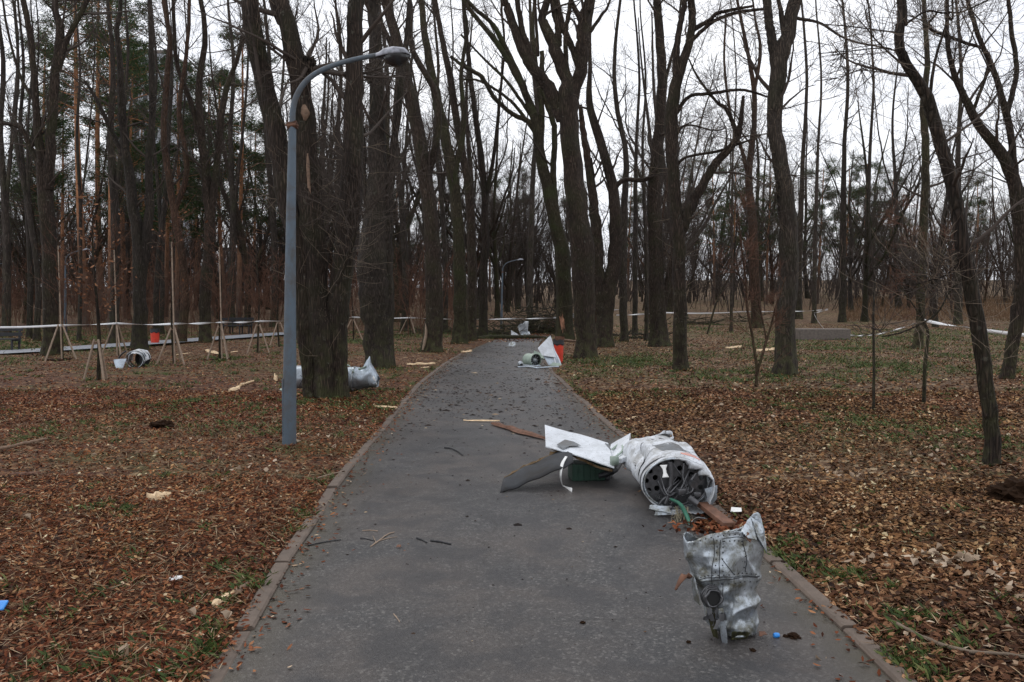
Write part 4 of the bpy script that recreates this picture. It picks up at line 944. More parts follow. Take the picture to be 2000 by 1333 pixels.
# ------------------------------------------------------------------ lamp posts
def lamp(px, py, label, sc=1.0, proto=[]):
    b0 = G(px, py); b0 = Vector((b0.x, b0.y, float(base(b0.x, b0.y))))
    if proto:
        src = proto[0]; r = src.copy(); COL.objects.link(r); r.location = b0; r.scale = (sc,) * 3; r['label'] = label
        for ch in list(src.children):
            c = ch.copy(); COL.objects.link(c); c.parent = r
            for gch in ch.children:
                d_ = gch.copy(); COL.objects.link(d_); d_.parent = c
        return r
    d = b0.y
    root = empty('street_lamp', b0, label, 'street lamp', 'park lamp posts'); proto.append(root)
    g = Geo()
    pl = [(565, 884, 27), (565, 800, 27), (566, 735, 25.5), (566.5, 640, 23), (567.5, 500, 20), (569, 380, 17.5), (571, 246, 14.5)]
    arr = catmull([(*P(a, b_, d), w_ / 2 / F * d) for a, b_, w_ in pl], 40); tubes(g, arr[None, :, :3], arr[None, :, 3], 20, cap=True)
    pole = bevel(g.obj('pole', M['lamp_paint'], root), .001, 1)
    g = Geo(); arm = [(571, 250), (572, 215), (580, 186), (597, 160), (622, 141), (655, 127), (695, 116), (742, 107)]
    c = catmull([tuple(P(a, b_, d)) for a, b_ in arm], 36); rr = np.interp(np.linspace(0, 1, 36), [0, .15, 1], [.034, .031, .024])
    tubes(g, c[None], rr[None], 14, cap=True); g.obj('arm', M['lamp_paint'], root)
    g = Geo(); j = P(571, 246, d)
    for k in range(2): wire(g, [(j.x - .05, j.y, j.z - .005), (j.x + .05, j.y, j.z + .012)], .045, 3, 14)
    box(g, (j.x - .055, j.y, j.z + .01), (.05, .02, .012)); box(g, (j.x + .05, j.y - .01, j.z + .0), (.035, .02, .012))
    g.obj('collar', M['brown_wood'], root)
    g = Geo(); ft = P(565, 884, d); wire(g, [(ft.x, ft.y, b0.z - .05), (ft.x, ft.y, b0.z + .012), (ft.x, ft.y, b0.z + .03)], [.135, .125, .09], 6, 18); g.obj('footing', M['concrete'], root)
    g = Geo(); wire(g, [(ft.x, ft.y, b0.z + .02), (ft.x, ft.y, b0.z + .07)], [.089, .080], 3, 18, False); g.obj('rust_band', M['brown_wood'], root)
    # door in the lower pole
    g = Geo(); q = P(553, 800, d); box(g, (q.x + .012, d - .012, (P(553, 735, d).z + P(553, 870, d).z) / 2 + .04), (.02, .085, .62)); bevel(g.obj('door', M['lamp_paint'], root), .004)
    # lamp head: shell + bowl
    a = np.array(P(735, 108, d)); e = np.array(P(801, 104, d)); ax = e - a; L = np.linalg.norm(ax); ax /= L; up = np.cross(np.array([0, 1., 0]), ax) * -1
    up = np.array([-ax[2], 0, ax[0]])
    g = Geo(); V = []; nu_, nt_ = 22, 13
    for i in range(nu_):
        u_ = i / (nu_ - 1)
        wdt = np.interp(u_, [0, .08, .25, .6, .9, 1], [.045, .055, .09, .13, .11, .02]); hgt = np.interp(u_, [0, .08, .25, .5, .85, 1], [.045, .050, .085, .098, .078, .015])
        for j_ in range(nt_):
            th = PI * j_ / (nt_ - 1)
            V.append(a + ax * (u_ * L) + np.array([0, 1, 0]) * (-wdt * math.cos(th)) + up * (hgt * math.sin(th) - .028))
    idx_ = np.arange(nu_ * nt_).reshape(nu_, nt_)
    g.add(V, np.stack([idx_[:-1, :-1], idx_[:-1, 1:], idx_[1:, 1:], idx_[1:, :-1]], -1).reshape(-1, 4))
    hd = solid(g.obj('lamp_head', M['lamp_head'], root), .008)
    g = Geo(); V = []
    for i in range(18):
        u_ = .20 + .78 * i / 17; s_ = math.sin(PI * min(1, max(0, i / 17))) ** .5 if 0 < i < 17 else .02
        for j_ in range(11):
            th = PI * j_ / 10
            V.append(a + ax * (u_ * L) + np.array([0, 1, 0]) * (-.118 * s_ * math.cos(th)) - up * (.105 * s_ * math.sin(th) + .026))
    idx_ = np.arange(18 * 11).reshape(18, 11)
    g.add(V, np.stack([idx_[:-1, :-1], idx_[:-1, 1:], idx_[1:, 1:], idx_[1:, :-1]], -1).reshape(-1, 4))
    o = g.obj('lamp_glass', M['lens']); o.parent = hd; o.data.transform(Matrix.Translation(-Vector(root.location)))
    return root
lamp(565, 879, 'tall blue-grey lamp post with curved arm, left of the path before the multi-stemmed tree')
lamp(979, 645, 'distant blue-grey lamp post beyond the fallen log at the end of the path', .86)
lamp(128, 652, 'far lamp post behind the leftmost trees, only its pale head showing', .95)
lamp(-12, 620, 'farthest lamp post, cut by the left edge of the photo', .95)
bpy.context.view_layer.update()

# ------------------------------------------------------------------ crumpled sheet metal
def crump(p, s, seed):
    q = Vector(p) * s + Vector((seed * 7.3, seed * 3.1, seed * 1.7))
    return .62 - abs(mn.noise(q)) * 1.6 + .3 * (.4 - abs(mn.noise(q * 2.3)))
FCAP = [.045, .048]
def facet(p, c, nrm, seed, planes, ax, R_):
    # flatten the sheet where random planes cut it: flat dents with sharp creases
    q = p
    for (d_, pos, h_) in planes:
        k = (q - pos).dot(d_) - h_
        if k > 0: q = q - d_ * min(k, FCAP[0])
    v = q - p; L_ = v.length; cap_ = FCAP[1]
    return p + v * (cap_ / L_) * math.tanh(L_ / cap_) if L_ > 1e-6 else p
def make_planes(seed, c0, c1, R_, n_, hmin, hmax, tmin=0, tmax=2 * PI, tilt=.5, upright=False, umin=0., umax=1.):
    rr = random.Random(seed); out_ = []; a = Vector(c0); b_ = Vector(c1); ax = (b_ - a).normalized()
    e1 = ax.cross(Vector((0, 1, 0) if upright else (0, 0, 1))).normalized() * (-1); e2 = e1.cross(ax) * (-1)
    if not upright: e1 = Vector((1, 0, 0)); e2 = Vector((0, 0, 1))
    else: e1 = Vector((1, 0, 0)); e2 = Vector((0, 1, 0))
    for k in range(n_):
        t_ = rr.uniform(tmin, tmax); tl = rr.uniform(-tilt, tilt); u_ = rr.uniform(umin, umax)
        rx, ry = (R_ if isinstance(R_, tuple) else (R_, R_))
        d_ = (e1 * math.cos(t_) * ry + e2 * math.sin(t_) * rx).normalized(); loc = math.sqrt((rx * d_.dot(e1)) ** 2 + (ry * d_.dot(e2)) ** 2)
        d2 = (d_ + ax * tl).normalized(); out_.append((d2, a.lerp(b_, u_), loc * d2.dot(d_) * rr.uniform(hmin, hmax)))
    return out_
def shell_geo(fn, nu_, nt_, closed, amp, s, seed, edge0=0, edge1=0, mask=None, planes=()):
    """fn(u,t) -> (point, centre).  displaced outward by folded noise; torn ends"""
    V = []; rr = random.Random(seed)
    e0 = [rr.uniform(0, 1) for _ in range(nt_)]; e1 = [rr.uniform(0, 1) for _ in range(nt_)]
    for i in range(nu_):
        for j in range(nt_):
            u_ = i / (nu_ - 1); t_ = j / (nt_ if closed else nt_ - 1)
            if i == 0: u_ += edge0 * e0[j]
            if i == nu_ - 1: u_ -= edge1 * e1[j]
            p, c = fn(u_, t_); p = Vector(p); c = Vector(c); n_ = (p - c); n_.normalize()
            k = amp * (mask(u_, t_) if mask else 1)
            V.append(facet(p + n_ * (crump(p, s, seed) - .45) * k, c, n_, seed, planes, None, 0))
    g = Geo(); idx_ = np.arange(nu_ * nt_).reshape(nu_, nt_)
    if closed: idx_ = np.concatenate([idx_, idx_[:, :1]], 1)
    g.add([tuple(v) for v in V], np.stack([idx_[:-1, :-1], idx_[:-1, 1:], idx_[1:, 1:], idx_[1:, :-1]], -1).reshape(-1, 4)); return g
def plate(geo, corners, th, nx=10, ny=8, amp=.01, seed=0, jag=0):
    """thick bent plate from four corner points"""
    A, B, C, D = [np.array(q, float) for q in corners]; rr = np.random.default_rng(seed)
    nrm = np.cross(B - A, D - A); nrm /= np.linalg.norm(nrm)
    top = []; 
    for j in range(ny):
        for i in range(nx):
            u_, v_ = i / (nx - 1), j / (ny - 1)
            if jag and j == 0: v_ += jag * rr.random()
            if jag and i == 0: u_ += jag * .5 * rr.random()
            p = (A * (1 - u_) + B * u_) * (1 - v_) + (D * (1 - u_) + C * u_) * v_
            top.append(p + nrm * amp * mn.noise(Vector(p) * 3 + Vector((seed, 0, 0))) * 2)
    top = np.array(top); bot = top - nrm * th; V = np.concatenate([top, bot]); n_ = nx * ny; Fq = []
    for j in range(ny - 1):
        for i in range(nx - 1):
            a = j * nx + i; Fq += [[a, a + 1, a + nx + 1, a + nx], [n_ + a + nx, n_ + a + nx + 1, n_ + a + 1, n_ + a]]
    rim = [i for i in range(nx)] + [j * nx + nx - 1 for j in range(1, ny)] + [(ny - 1) * nx + i for i in range(nx - 2, -1, -1)] + [j * nx for j in range(ny - 2, 0, -1)]
    for a, b_ in zip(rim, rim[1:] + rim[:1]): Fq.append([b_, a, n_ + a, n_ + b_])
    geo.add(V, Fq)
def ribbon(geo, pts, wd, n=24, twist=0, th=.002, wdir=(0, 0, 1)):
    c = catmull([tuple(p) for p in pts], n); t_ = np.gradient(c, axis=0); t_ /= np.linalg.norm(t_, axis=1)[:, None] + 1e-9
    w0 = np.array(wdir, float); V = []
    for k in range(n):
        w_ = w0 - t_[k] * (w0 @ t_[k]); w_ /= np.linalg.norm(w_) + 1e-9; s_ = np.cross(t_[k], w_)
        a = twist * k / n * 2 * PI; w2 = w_ * math.cos(a) + s_ * math.sin(a); s2 = np.cross(t_[k], w2)
        ww = wd if np.isscalar(wd) else np.interp(k / (n - 1), np.linspace(0, 1, len(wd)), wd)
        for sx, sy in ((-1, -1), (1, -1), (1, 1), (-1, 1)): V.append(c[k] + w2 * sx * ww / 2 + s2 * sy * th / 2)
    Fq = []
    for k in range(n - 1):
        for q in range(4): Fq.append([k * 4 + q, k * 4 + (q + 1) % 4, k * 4 + 4 + (q + 1) % 4, k * 4 + 4 + q])
    Fq += [[3, 2, 1, 0], [n * 4 - 4, n * 4 - 3, n * 4 - 2, n * 4 - 1]]
    geo.add(V, Fq)
def dots(geo, pts, r, nrm=None):
    """tiny rivet heads"""
    for p in pts:
        V = []; p = np.array(p)
        for z_, rr_ in ((-.5, 1), (.35, .75), (.6, 0.01)):
            for k in range(6): V.append((math.cos(k * PI / 3) * rr_ * r, -z_ * r, math.sin(k * PI / 3) * rr_ * r))
        V = np.array(V)
        if nrm is not None:
            nn_ = Vector(nrm[0] if len(nrm) == 1 else nrm[0]); 
        V = V + p; Fq = []
        for s_ in (0, 6):
            for k in range(6): Fq.append([s_ + k, s_ + (k + 1) % 6, s_ + 6 + (k + 1) % 6, s_ + 6 + k])
        geo.add(V, Fq)

# --- the white missile body on the path
gp = G(1320, 1010)
wr = empty('missile_wreck', (gp.x, gp.y + .3, .006), 'crumpled white missile body with attached fins, its open end showing a plate full of holes', 'wreckage')
C0 = np.array(P(1325, 949, 5.92)); C1 = np.array(P(1262, 888, 7.02))
AX = C1 - C0; LEN = np.linalg.norm(AX)
def body(u_, t_, off=0.):
    th = t_ * 2 * PI
    c = C0 + AX * u_ + np.array([.03, 0, .015]) * math.sin(u_ * PI)
    hw = np.interp(u_, [0, .12, .5, .85, 1.0], [.305, .308, .300, .290, .270]); hh = np.interp(u_, [0, .12, .5, .85, 1.0], [.232, .242, .245, .23, .20])
    # rim plane leans: lower left part reaches towards the viewer
    sk = -.03 * math.cos(th) * (1 - u_) + .05 * math.sin(th) * (1 - u_)
    # big dent on the left flank and flattening below
    dn = math.exp(-((th - 2.75) / .42) ** 2) * math.exp(-((u_ - .52) / .25) ** 2) * .085 + math.exp(-((th - 2.0) / .3) ** 2) * math.exp(-((u_ - .8) / .18) ** 2) * .05
    p = c + np.array([math.cos(th) * (hw - dn + off), sk, math.sin(th) * (hh - dn * .6 + off)])
    p[2] = max(p[2], .012 + .004 * math.sin(th * 5))
    return p, c
BPL = make_planes(5, C0, C1, (.29, .225), 16, .86, .97, 1.6, 3.9, .5, umin=.3) + make_planes(9, C0, C1, (.29, .225), 6, .93, .99, 0, 6.28, .3)
for e_ in BPL: pass
g = shell_geo(body, 90, 120, True, .030, 3.2, 4, .05, .08, mask=lambda u_, t_: .25 + .9 * min(1, u_ * 1.6), planes=BPL)
o = solid(g.obj('body_skin', M['white_paint'], wr), .006); skin = o
def bs(u_, t_, off=.004):
    p, c = body(u_, t_); p = Vector(p); n_ = (p - Vector(c)).normalized()
    return facet(p + n_ * ((crump(p, 3.2, 4) - .45) * .030 * (.25 + .9 * min(1, u_ * 1.6))), c, n_, 4, BPL, None, 0) + n_ * (off + .0035)
def patch(geo, u0, u1, t0, t1, off=.0015, nu_=8, nt_=14, skew=0):
    V = [tuple(bs(u0 + (u1 - u0) * i / (nu_ - 1), t0 + (t1 - t0) * j / (nt_ - 1) + skew * i / (nu_ - 1), off)) for i in range(nu_) for j in range(nt_)]
    idx_ = np.arange(nu_ * nt_).reshape(nu_, nt_); geo.add(V, np.stack([idx_[:-1, :-1], idx_[:-1, 1:], idx_[1:, 1:], idx_[1:, :-1]], -1).reshape(-1, 4))
def sub(geo, name, mt, par, root, smooth=True):
    o_ = geo.obj(name, mt, origin=tuple(root.location), smooth=smooth); o_.location = (0, 0, 0); o_.parent = par; return o_
g = Geo(); patch(g, .22, .44, .17, .30, nt_=16, skew=.03); sub(g, 'grey_patch', M['grey_patch'], skin, wr)
g = Geo(); patch(g, .10, .135, .15, .23, nu_=4); patch(g, .15, .165, .16, .21, nu_=3); sub(g, 'faded_red_lettering', M['red_mark'], skin, wr)
g = Geo()
for uu in (.34,): ribbon(g, [tuple(bs(uu, k / 40, .0005)) for k in range(2, 22)], .003, 90, th=.001, wdir=tuple(AX / LEN))
sub(g, 'seam', M['dark'], skin, wr)
g = Geo(); dots(g, [bs(.075, k / 50, .0) for k in range(3, 48)], .003); sub(g, 'rivets', M['interior'], skin, wr)
# tears in the skin: near-black strips and patches laid on as their inner shade
g = Geo()
for u0_, t0_, u1_, t1_, w_ in ((.30, .47, .42, .40, .022), (.62, .40, .66, .33, .014), (.50, .52, .62, .50, .012), (.16, .12, .26, .14, .008)):
    ribbon(g, [tuple(bs(u0_ + (u1_ - u0_) * k / 6, t0_ + (t1_ - t0_) * k / 6 + .006 * math.sin(k * 2.4), .0)) for k in range(7)], [.002, w_ * .7, w_, w_ * .5, .001], 22, th=.002, wdir=(0, .4, 1))
for uu, tt_, a_, b_ in ((.62, .24, .05, .012), (.70, .27, .04, .010), (.56, .20, .035, .009)):
    c = bs(uu, tt_, .0); V = [c + Vector((math.cos(k * .785) * a_ * (1 + .3 * math.sin(k * 3)), math.sin(k * .785) * b_ * 3, .006 + math.cos(k * .785) * -.012)) for k in range(8)]
    g.add([tuple(v) for v in V], [list(range(8))])
sub(g, 'tear_shade', M['blackish'], skin, wr, False)
# white torn lip folded over the opening
g = Geo(); V = []
nL = 26
for k in range(nL):
    t_ = .035 + .235 * k / (nL - 1); p = np.array(bs(.0, t_, -.002)); c = C0
    dr_ = (c - p); dr_[1] = 0; dr_ /= np.linalg.norm(dr_)
    wdt = np.interp(t_, [.035, .08, .11, .14, .17, .22, .27], [.012, .03, .085, .04, .075, .028, .012]) * (1 + .15 * math.sin(k * 2.1))
    for s_ in range(5): V.append(p + dr_ * wdt * s_ / 4 + np.array([0, -.012 * math.sin(s_ / 4 * PI) - .006 + .03 * (s_ / 4) ** 2, 0]))
idx_ = np.arange(nL * 5).reshape(nL, 5); g.add(V, np.stack([idx_[:-1, :-1], idx_[:-1, 1:], idx_[1:, 1:], idx_[1:, :-1]], -1).reshape(-1, 4))
solid(g.obj('torn_lip', M['white_paint'], wr), .005)
# bulkhead with real holes
def holed_disc(cx, cz, y, hw, hh, holes, th):
    bm = bmesh.new()
    def loop(c, a, b_, n_):
        vs = [bm.verts.new((c[0] + a * math.cos(k * 2 * PI / n_), y, c[1] + b_ * math.sin(k * 2 * PI / n_))) for k in range(n_)]
        return [bm.edges.new((vs[k], vs[(k + 1) % n_])) for k in range(n_)]
    ed_ = loop((cx, cz), hw, hh, 64)
    for (hx, hz, r_) in holes: ed_ += loop((cx + hx, cz + hz), r_, r_, 16)
    bmesh.ops.triangle_fill(bm, edges=ed_, use_beauty=True, use_dissolve=False)
    me = bpy.data.meshes.new('bulkhead'); bm.to_mesh(me); bm.free(); return me
holes = []
for k in range(13):
    a = 2 * PI * k / 13 + .2
    if k in (10,): continue
    holes.append((.212 * math.cos(a), .158 * math.sin(a), .019))
for k in range(8):
    a = 2 * PI * k / 8 + .5; holes.append((.150 * math.cos(a), .108 * math.sin(a), .021))
holes.append((.03, .01, .03))
cb = C0 + AX * .12
me = holed_disc(0, 0, 0, .262, .200, holes, .006); me.materials.append(M['interior'])
o = bpy.data.objects.new('bulkhead', me); COL.objects.link(o); o.parent = wr; o.location = Vector(tuple(cb)) - wr.location; solid(o, .012)
g = Geo(); c2 = cb + np.array([0, .25, 0]); V = [(c2[0] + .235 * math.cos(k * PI / 16), c2[1], c2[2] + .165 * math.sin(k * PI / 16)) for k in range(32)]; g.add(V, [list(range(32))]); g.obj('cavity_shade_disc', M['blackish'], wr, False)  # flat near-black disc, painted shade behind the bulkhead holes
g = Geo()
for rr_, yy in ((.245, -.03),):
    wire(g, [(C0[0] + rr_ * math.cos(a), C0[1] + .11 + yy, C0[2] + rr_ * .775 * math.sin(a)) for a in np.linspace(0, 2 * PI, 20)], .009, 60, 6)
g.obj('frame_ring', M['alu'], wr)
g = Geo(); q = lambda px, py, d_=5.98: P(px, py, d_)
wire(g, [q(1309, 903), q(1311, 930), q(1308, 960), q(1300, 985)], .017, 14, 10)
wire(g, [q(1360, 925), q(1340, 950), q(1318, 962), q(1296, 975), q(1285, 990)], .011, 18, 8)
wire(g, [q(1372, 915, 6.0), q(1352, 938), q(1330, 960), q(1310, 985)], .008, 18, 8)
wire(g, [q(1285, 940, 6.0), q(1300, 968), q(1330, 985, 5.94), q(1352, 975)], .008, 18, 8)
wire(g, [q(1336, 905, 6.0), q(1334, 935), q(1346, 965, 5.95)], .006, 14, 7)
wire(g, [q(1388, 935, 6.0), q(1375, 965), q(1350, 985, 5.93), q(1322, 990)], .007, 14, 7)
rr = random.Random(31)
for k in range(9):
    a_ = rr.uniform(0, 6.28); r1_ = rr.uniform(.08, .24); b2_ = a_ + rr.uniform(1.5, 4); r2_ = rr.uniform(.02, .2)
    wire(g, [C0 + [r1_ * math.cos(a_), .12, r1_ * .76 * math.sin(a_)], C0 + [rr.uniform(-.1, .1), rr.uniform(-.02, .06), rr.uniform(-.1, .02)], C0 + [r2_ * math.cos(b2_), .10, r2_ * .76 * math.sin(b2_)]], rr.uniform(.003, .007), 16, 5)
g.obj('pipework', M['interior'], wr)
g = Geo(); box(g, q(1330, 960, 5.95), (.07, .06, .05), rotz(.4)); box(g, q(1362, 965, 5.95), (.055, .05, .035), rotz(-.3)); wire(g, [q(1345, 972, 5.9), q(1362, 985, 5.88)], .028, 5, 12); wire(g, [q(1300, 992, 5.86), q(1313, 992, 5.84)], .016, 4, 10)
wire(g, [q(1350, 945, 5.97), q(1356, 948, 5.93)], .03, 4, 12); bevel(g.obj('fitting', M['interior'], wr), .006)
g = Geo(); 
ribbon(g, [q(1296, 909, 5.93), q(1298, 920, 5.9), q(1300, 933, 5.88)], [.055, .024, .024, .05], 14, th=.008, wdir=(1, 0, 0)); g.obj('white_bracket', M['white_plastic'], wr)
g = Geo(); plate(g, [q(1388, 990, 5.95), q(1400, 975, 5.93), q(1401, 948, 5.95), q(1376, 955, 5.97)], .006, 6, 6, .01, 3); g.obj('blue_grey_flap', M['alu_far'], wr, False)
g = Geo(); plate(g, [q(1262, 993, 5.85), q(1312, 1001, 5.8), q(1306, 988, 5.83), q(1270, 985, 5.87)], .006, 8, 5, .02, 5, .2); plate(g, [q(1275, 1008, 5.83), q(1330, 1006, 5.8), q(1318, 996, 5.82), q(1280, 997, 5.84)], .005, 8, 4, .03, 9, .2); g.obj('bent_rim_scrap', M['alu'], wr, False)
g = Geo(); wire(g, [q(1310, 975, 5.88), q(1328, 985, 5.8), q(1340, 1005, 5.75), q(1350, 1030, G(1350, 1030).y)], [.010, .014, .016, .012], 20, 10); g.obj('green_hose', M['hose'], wr)
g = Geo(); rr = random.Random(4)
for k in range(60):
    x0 = rr.uniform(1318, 1345); y0_ = rr.uniform(988, 998); x1 = 1329 + (x0 - 1330) * 1.3 + rr.uniform(-7, 7); y1 = rr.uniform(1020, 1037)
    e = P(x1, y1, 5.72 + rr.uniform(-.05, .08)); e.z = max(e.z, .012)
    wire(g, [P(x0, y0_, 5.82), P((x0 + x1) / 2 + rr.uniform(-3, 3), 1008, 5.77 + rr.uniform(-.03, .03)), e], .0016, 7, 3, False)
g.obj('wire_bundle', M['wire'], wr)
g = Geo(); ribbon(g, [G(1346, 1032) + Vector((0, 0, .02)), G(1358, 1027) + Vector((0, 0, .05)), G(1375, 1024) + Vector((0, 0, .04)), G(1392, 1023) + Vector((0, 0, .02))], [.012, .02, .024, .014], 16, .3, .004); g.obj('metal_strap', M['alu'], wr)
# wing panel
WP = [P(1066, 871, 7.15), P(1200, 913, 6.7), P(1188, 866, 7.35), P(1064, 829, 7.85)]
g = Geo(); plate(g, WP, .012, 16, 12, .008, 2); wing = bevel(g.obj('wing_panel', M['panel_white'], wr, False), .002, 1)
g = Geo(); plate(g, [WP[0] - Vector((0, -.02, .014)), WP[1] - Vector((0, -.02, .014)), WP[1] - Vector((.02, -.1, .05)), WP[0] - Vector((-.1, -.12, .04))], .02, 18, 4, .03, 6, .5); sub(g, 'broken_edge', M['orange'], wing, wr, False)
def onwing(px, py, off=.004):
    # intersect the pixel ray with the wing plane
    n_ = (WP[1] - WP[0]).cross(WP[3] - WP[0]).normalized(); a = P(px, py, 1); b_ = P(px, py, 9); k = (WP[0] - a).dot(n_) / (b_ - a).dot(n_); r_ = a + (b_ - a) * k
    return r_ + (n_ if n_.z > 0 else -n_) * (off + .012)
g = Geo(); g.add([tuple(onwing(*q_)) for q_ in [(1087, 872), (1103, 862), (1120, 866), (1135, 874), (1112, 875), (1099, 881)]], [[0, 1, 2, 3, 4, 5]]); g.add([tuple(onwing(*q_)) for q_ in [(1181, 869), (1188, 871), (1197, 882), (1190, 881)]], [[0, 1, 2, 3]]); sub(g, 'grey_patch', M['grey_patch'], wing, wr, False)
# link between wing and body: pale green root fairing
g = Geo(); plate(g, [P(1190, 902, 6.8), P(1222, 900, 6.8), P(1232, 850, 7.3), P(1192, 862, 7.4)], .04, 10, 10, .035, 8, .1); g.obj('root_fairing', M['panel_white'], wr, False)
g = Geo(); wire(g, [P(1196, 878, 7.1), P(1212, 866, 7.2), P(1216, 880, 7.0), P(1202, 893, 6.9)], .01, 16, 6); box(g, P(1200, 900, 6.75), (.06, .05, .07), rotz(.4)); g.obj('root_fitting', M['primer_pale'], wr)
# green housing under the wing
g = Geo(); c = G(1147, 942); box(g, (c.x, c.y + .1, .085), (.30, .20, .15), rotz(.12)); 
for k in range(6): box(g, (c.x - .13 + k * .05, c.y - .01 + k * .006, .085), (.012, .03, .145), rotz(.12))
box(g, (c.x + .12, c.y + .12, .16), (.16, .2, .03), rotz(.2)); bevel(g.obj('green_housing', M['primer'], wr, False), .006)
g = Geo(); box(g, (c.x + .17, c.y + .12, .07), (.12, .16, .12), rotz(-.3)); wire(g, [(c.x + .1, c.y + .02, .05), (c.x + .24, c.y + .05, .09), (c.x + .32, c.y + .25, .12)], .03, 8, 8); bevel(g.obj('dark_mount', M['dark'], wr, False), .008)
# dark fin lying under the wing
g = Geo(); tip = G(977, 964)
fn = [(tip, P(985, 935, 6.8)), (P(1012, 951, 6.66), P(1025, 914, 6.95)), (P(1050, 934, 6.68), P(1060, 899, 7.05)), (P(1092, 917, 6.7), P(1092, 882, 7.12)), (P(1120, 905, 6.8), P(1115, 878, 7.15))]
fa = catmull([tuple(a) for a, b_ in fn], 24); fb_ = catmull([tuple(b_) for a, b_ in fn], 24); V = []
for k in range(24):
    for s_ in np.linspace(0, 1, 7): V.append(fa[k] * (1 - s_) + fb_[k] * s_ + np.array([0, 0, .018 * math.sin(s_ * PI) + .006 * math.sin(k * .9 + s_ * 3)]))
idx_ = np.arange(168).reshape(24, 7); g.add(V, np.stack([idx_[:-1, :-1], idx_[:-1, 1:], idx_[1:, 1:], idx_[1:, :-1]], -1).reshape(-1, 4))
fin = solid(g.obj('dark_fin', M['grey_fin'], wr), .014)
g = Geo(); rr = random.Random(9); e_ = catmull([tuple(b_) for a, b_ in fn], 30)
V = []; 
for k in range(30):
    wd_ = .006 + .028 * rr.random() * min(1, k / 9); V += [e_[k] + np.array([0, 0, .004]), e_[k] + np.array([rr.uniform(-.01, .01), .02, wd_])]
g.add(V, [[2 * k, 2 * k + 2, 2 * k + 3, 2 * k + 1] for k in range(29)]); o = sub(g, 'ragged_edge', M['orange'], fin, wr, False); solid(o, .008)
g = Geo(); ribbon(g, [P(1106, 892, 6.85), P(1098, 907, 6.75), P(1095, 930, 6.7), P(1100, 950, G(1100, 952).y), G(1117, 964) + Vector((0, 0, .02))], [.02, .03, .018, .02, .05], 30, .25, .004, (1, 0, 0)); g.obj('white_strip', M['white_plastic'], wr)
# torn round port at the far top
g = Geo(); pc = P(1293, 853, 6.95)
prr = random.Random(5); pw = [pc + Vector(((.085 + prr.uniform(-.02, .02)) * math.cos(a), .08 * math.sin(a), .045 * math.sin(a + .6) - .03 + prr.uniform(-.012, .016))) for a in np.linspace(0, 6.28, 22)]; pw[-1] = pw[0]
ribbon(g, pw, [.02, .05, .015, .04, .03, .05, .02], 80, 0, .004); port = g.obj('port_rim', M['white_paint'], wr)
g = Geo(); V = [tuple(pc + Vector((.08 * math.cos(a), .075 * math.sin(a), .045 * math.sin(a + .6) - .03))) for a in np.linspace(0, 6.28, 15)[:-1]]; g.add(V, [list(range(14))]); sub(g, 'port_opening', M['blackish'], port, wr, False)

# --- standing grey casing on the path
cg_ = G(1420, 1256); D2 = cg_.y + .09; pm = D2 / F
cs_ = empty('engine_casing', (cg_.x, D2, .006), 'crushed grey riveted metal casing standing upright on the path in front of the missile body', 'wreckage')
zpx = lambda py: P(1420, py, D2).z
PR = [(1262, 1436, 28, .06), (1240, 1436, 46, .08), (1220, 1433, 53, .09), (1200, 1430, 59, .095), (1150, 1422, 70, .10), (1120, 1418, 75, .10), (1080, 1413, 83, .095), (1050, 1414, 84, .08), (1035, 1416, 83, .07)]
PZ_ = [zpx(a[0]) for a in PR]
def cas(u_, t_):
    th = t_ * 2 * PI
    z0_, z1_ = .008, PZ_[-1]
    top = z1_ + .010 * math.sin(th * 3) + .075 * math.exp(-((th - .45) / .30) ** 2) - .035 * math.exp(-((th - 3.5) / .4) ** 2) + .012 * math.exp(-((th - 5.0) / .5) ** 2) - .06 * math.exp(-((th - 2.1) / .6) ** 2)
    z = z0_ + (top - z0_) * u_
    cx = np.interp(z, PZ_, [a[1] for a in PR]); hw = np.interp(z, PZ_, [a[2] for a in PR]) * pm; hd = np.interp(z, PZ_, [a[3] for a in PR])
    c = np.array([P(cx, 1100, D2).x, D2, z])
    k = 1 + .05 * math.cos(4 * th) * u_
    return c + np.array([math.cos(th) * hw * k, math.sin(th) * hd * k, 0]), c
def camp(u_, t_): return .35 + 1.0 * (1 - u_) + .35 * (math.sin(t_ * 12.5) > 0)
FCAP[:] = [.018, .022]; AMP2, S2 = .026, 8.0
CPL = make_planes(21, (P(1416, 1100, D2).x, D2, .02), (P(1416, 1100, D2).x, D2, .5), (.175, .10), 34, .78, .97, 2.6, 6.6, .5, True)
g = shell_geo(cas, 110, 140, True, AMP2, S2, 11, 0, .035, mask=camp, planes=CPL)
ck = solid(g.obj('casing_skin', M['alu'], cs_), .004)
def cf(px, py, off=.003):
    """front surface point of the casing nearest the pixel"""
    z = zpx(py); cx = np.interp(z, PZ_, [a[1] for a in PR]); hw = np.interp(z, PZ_, [a[2] for a in PR])
    th = 2 * PI - math.acos(max(-.98, min(.98, (px - cx) / hw))); u_ = (z - .008) / (PZ_[-1] - .008)
    p, c = cas(u_, th / 2 / PI); p = Vector(p); n_ = (p - Vector(c)).normalized()
    return facet(p + n_ * ((crump(p, S2, 11) - .45) * AMP2 * camp(u_, th / 2 / PI)), c, n_, 0, CPL, None, 0) + n_ * (off + .0022)
g = Geo()
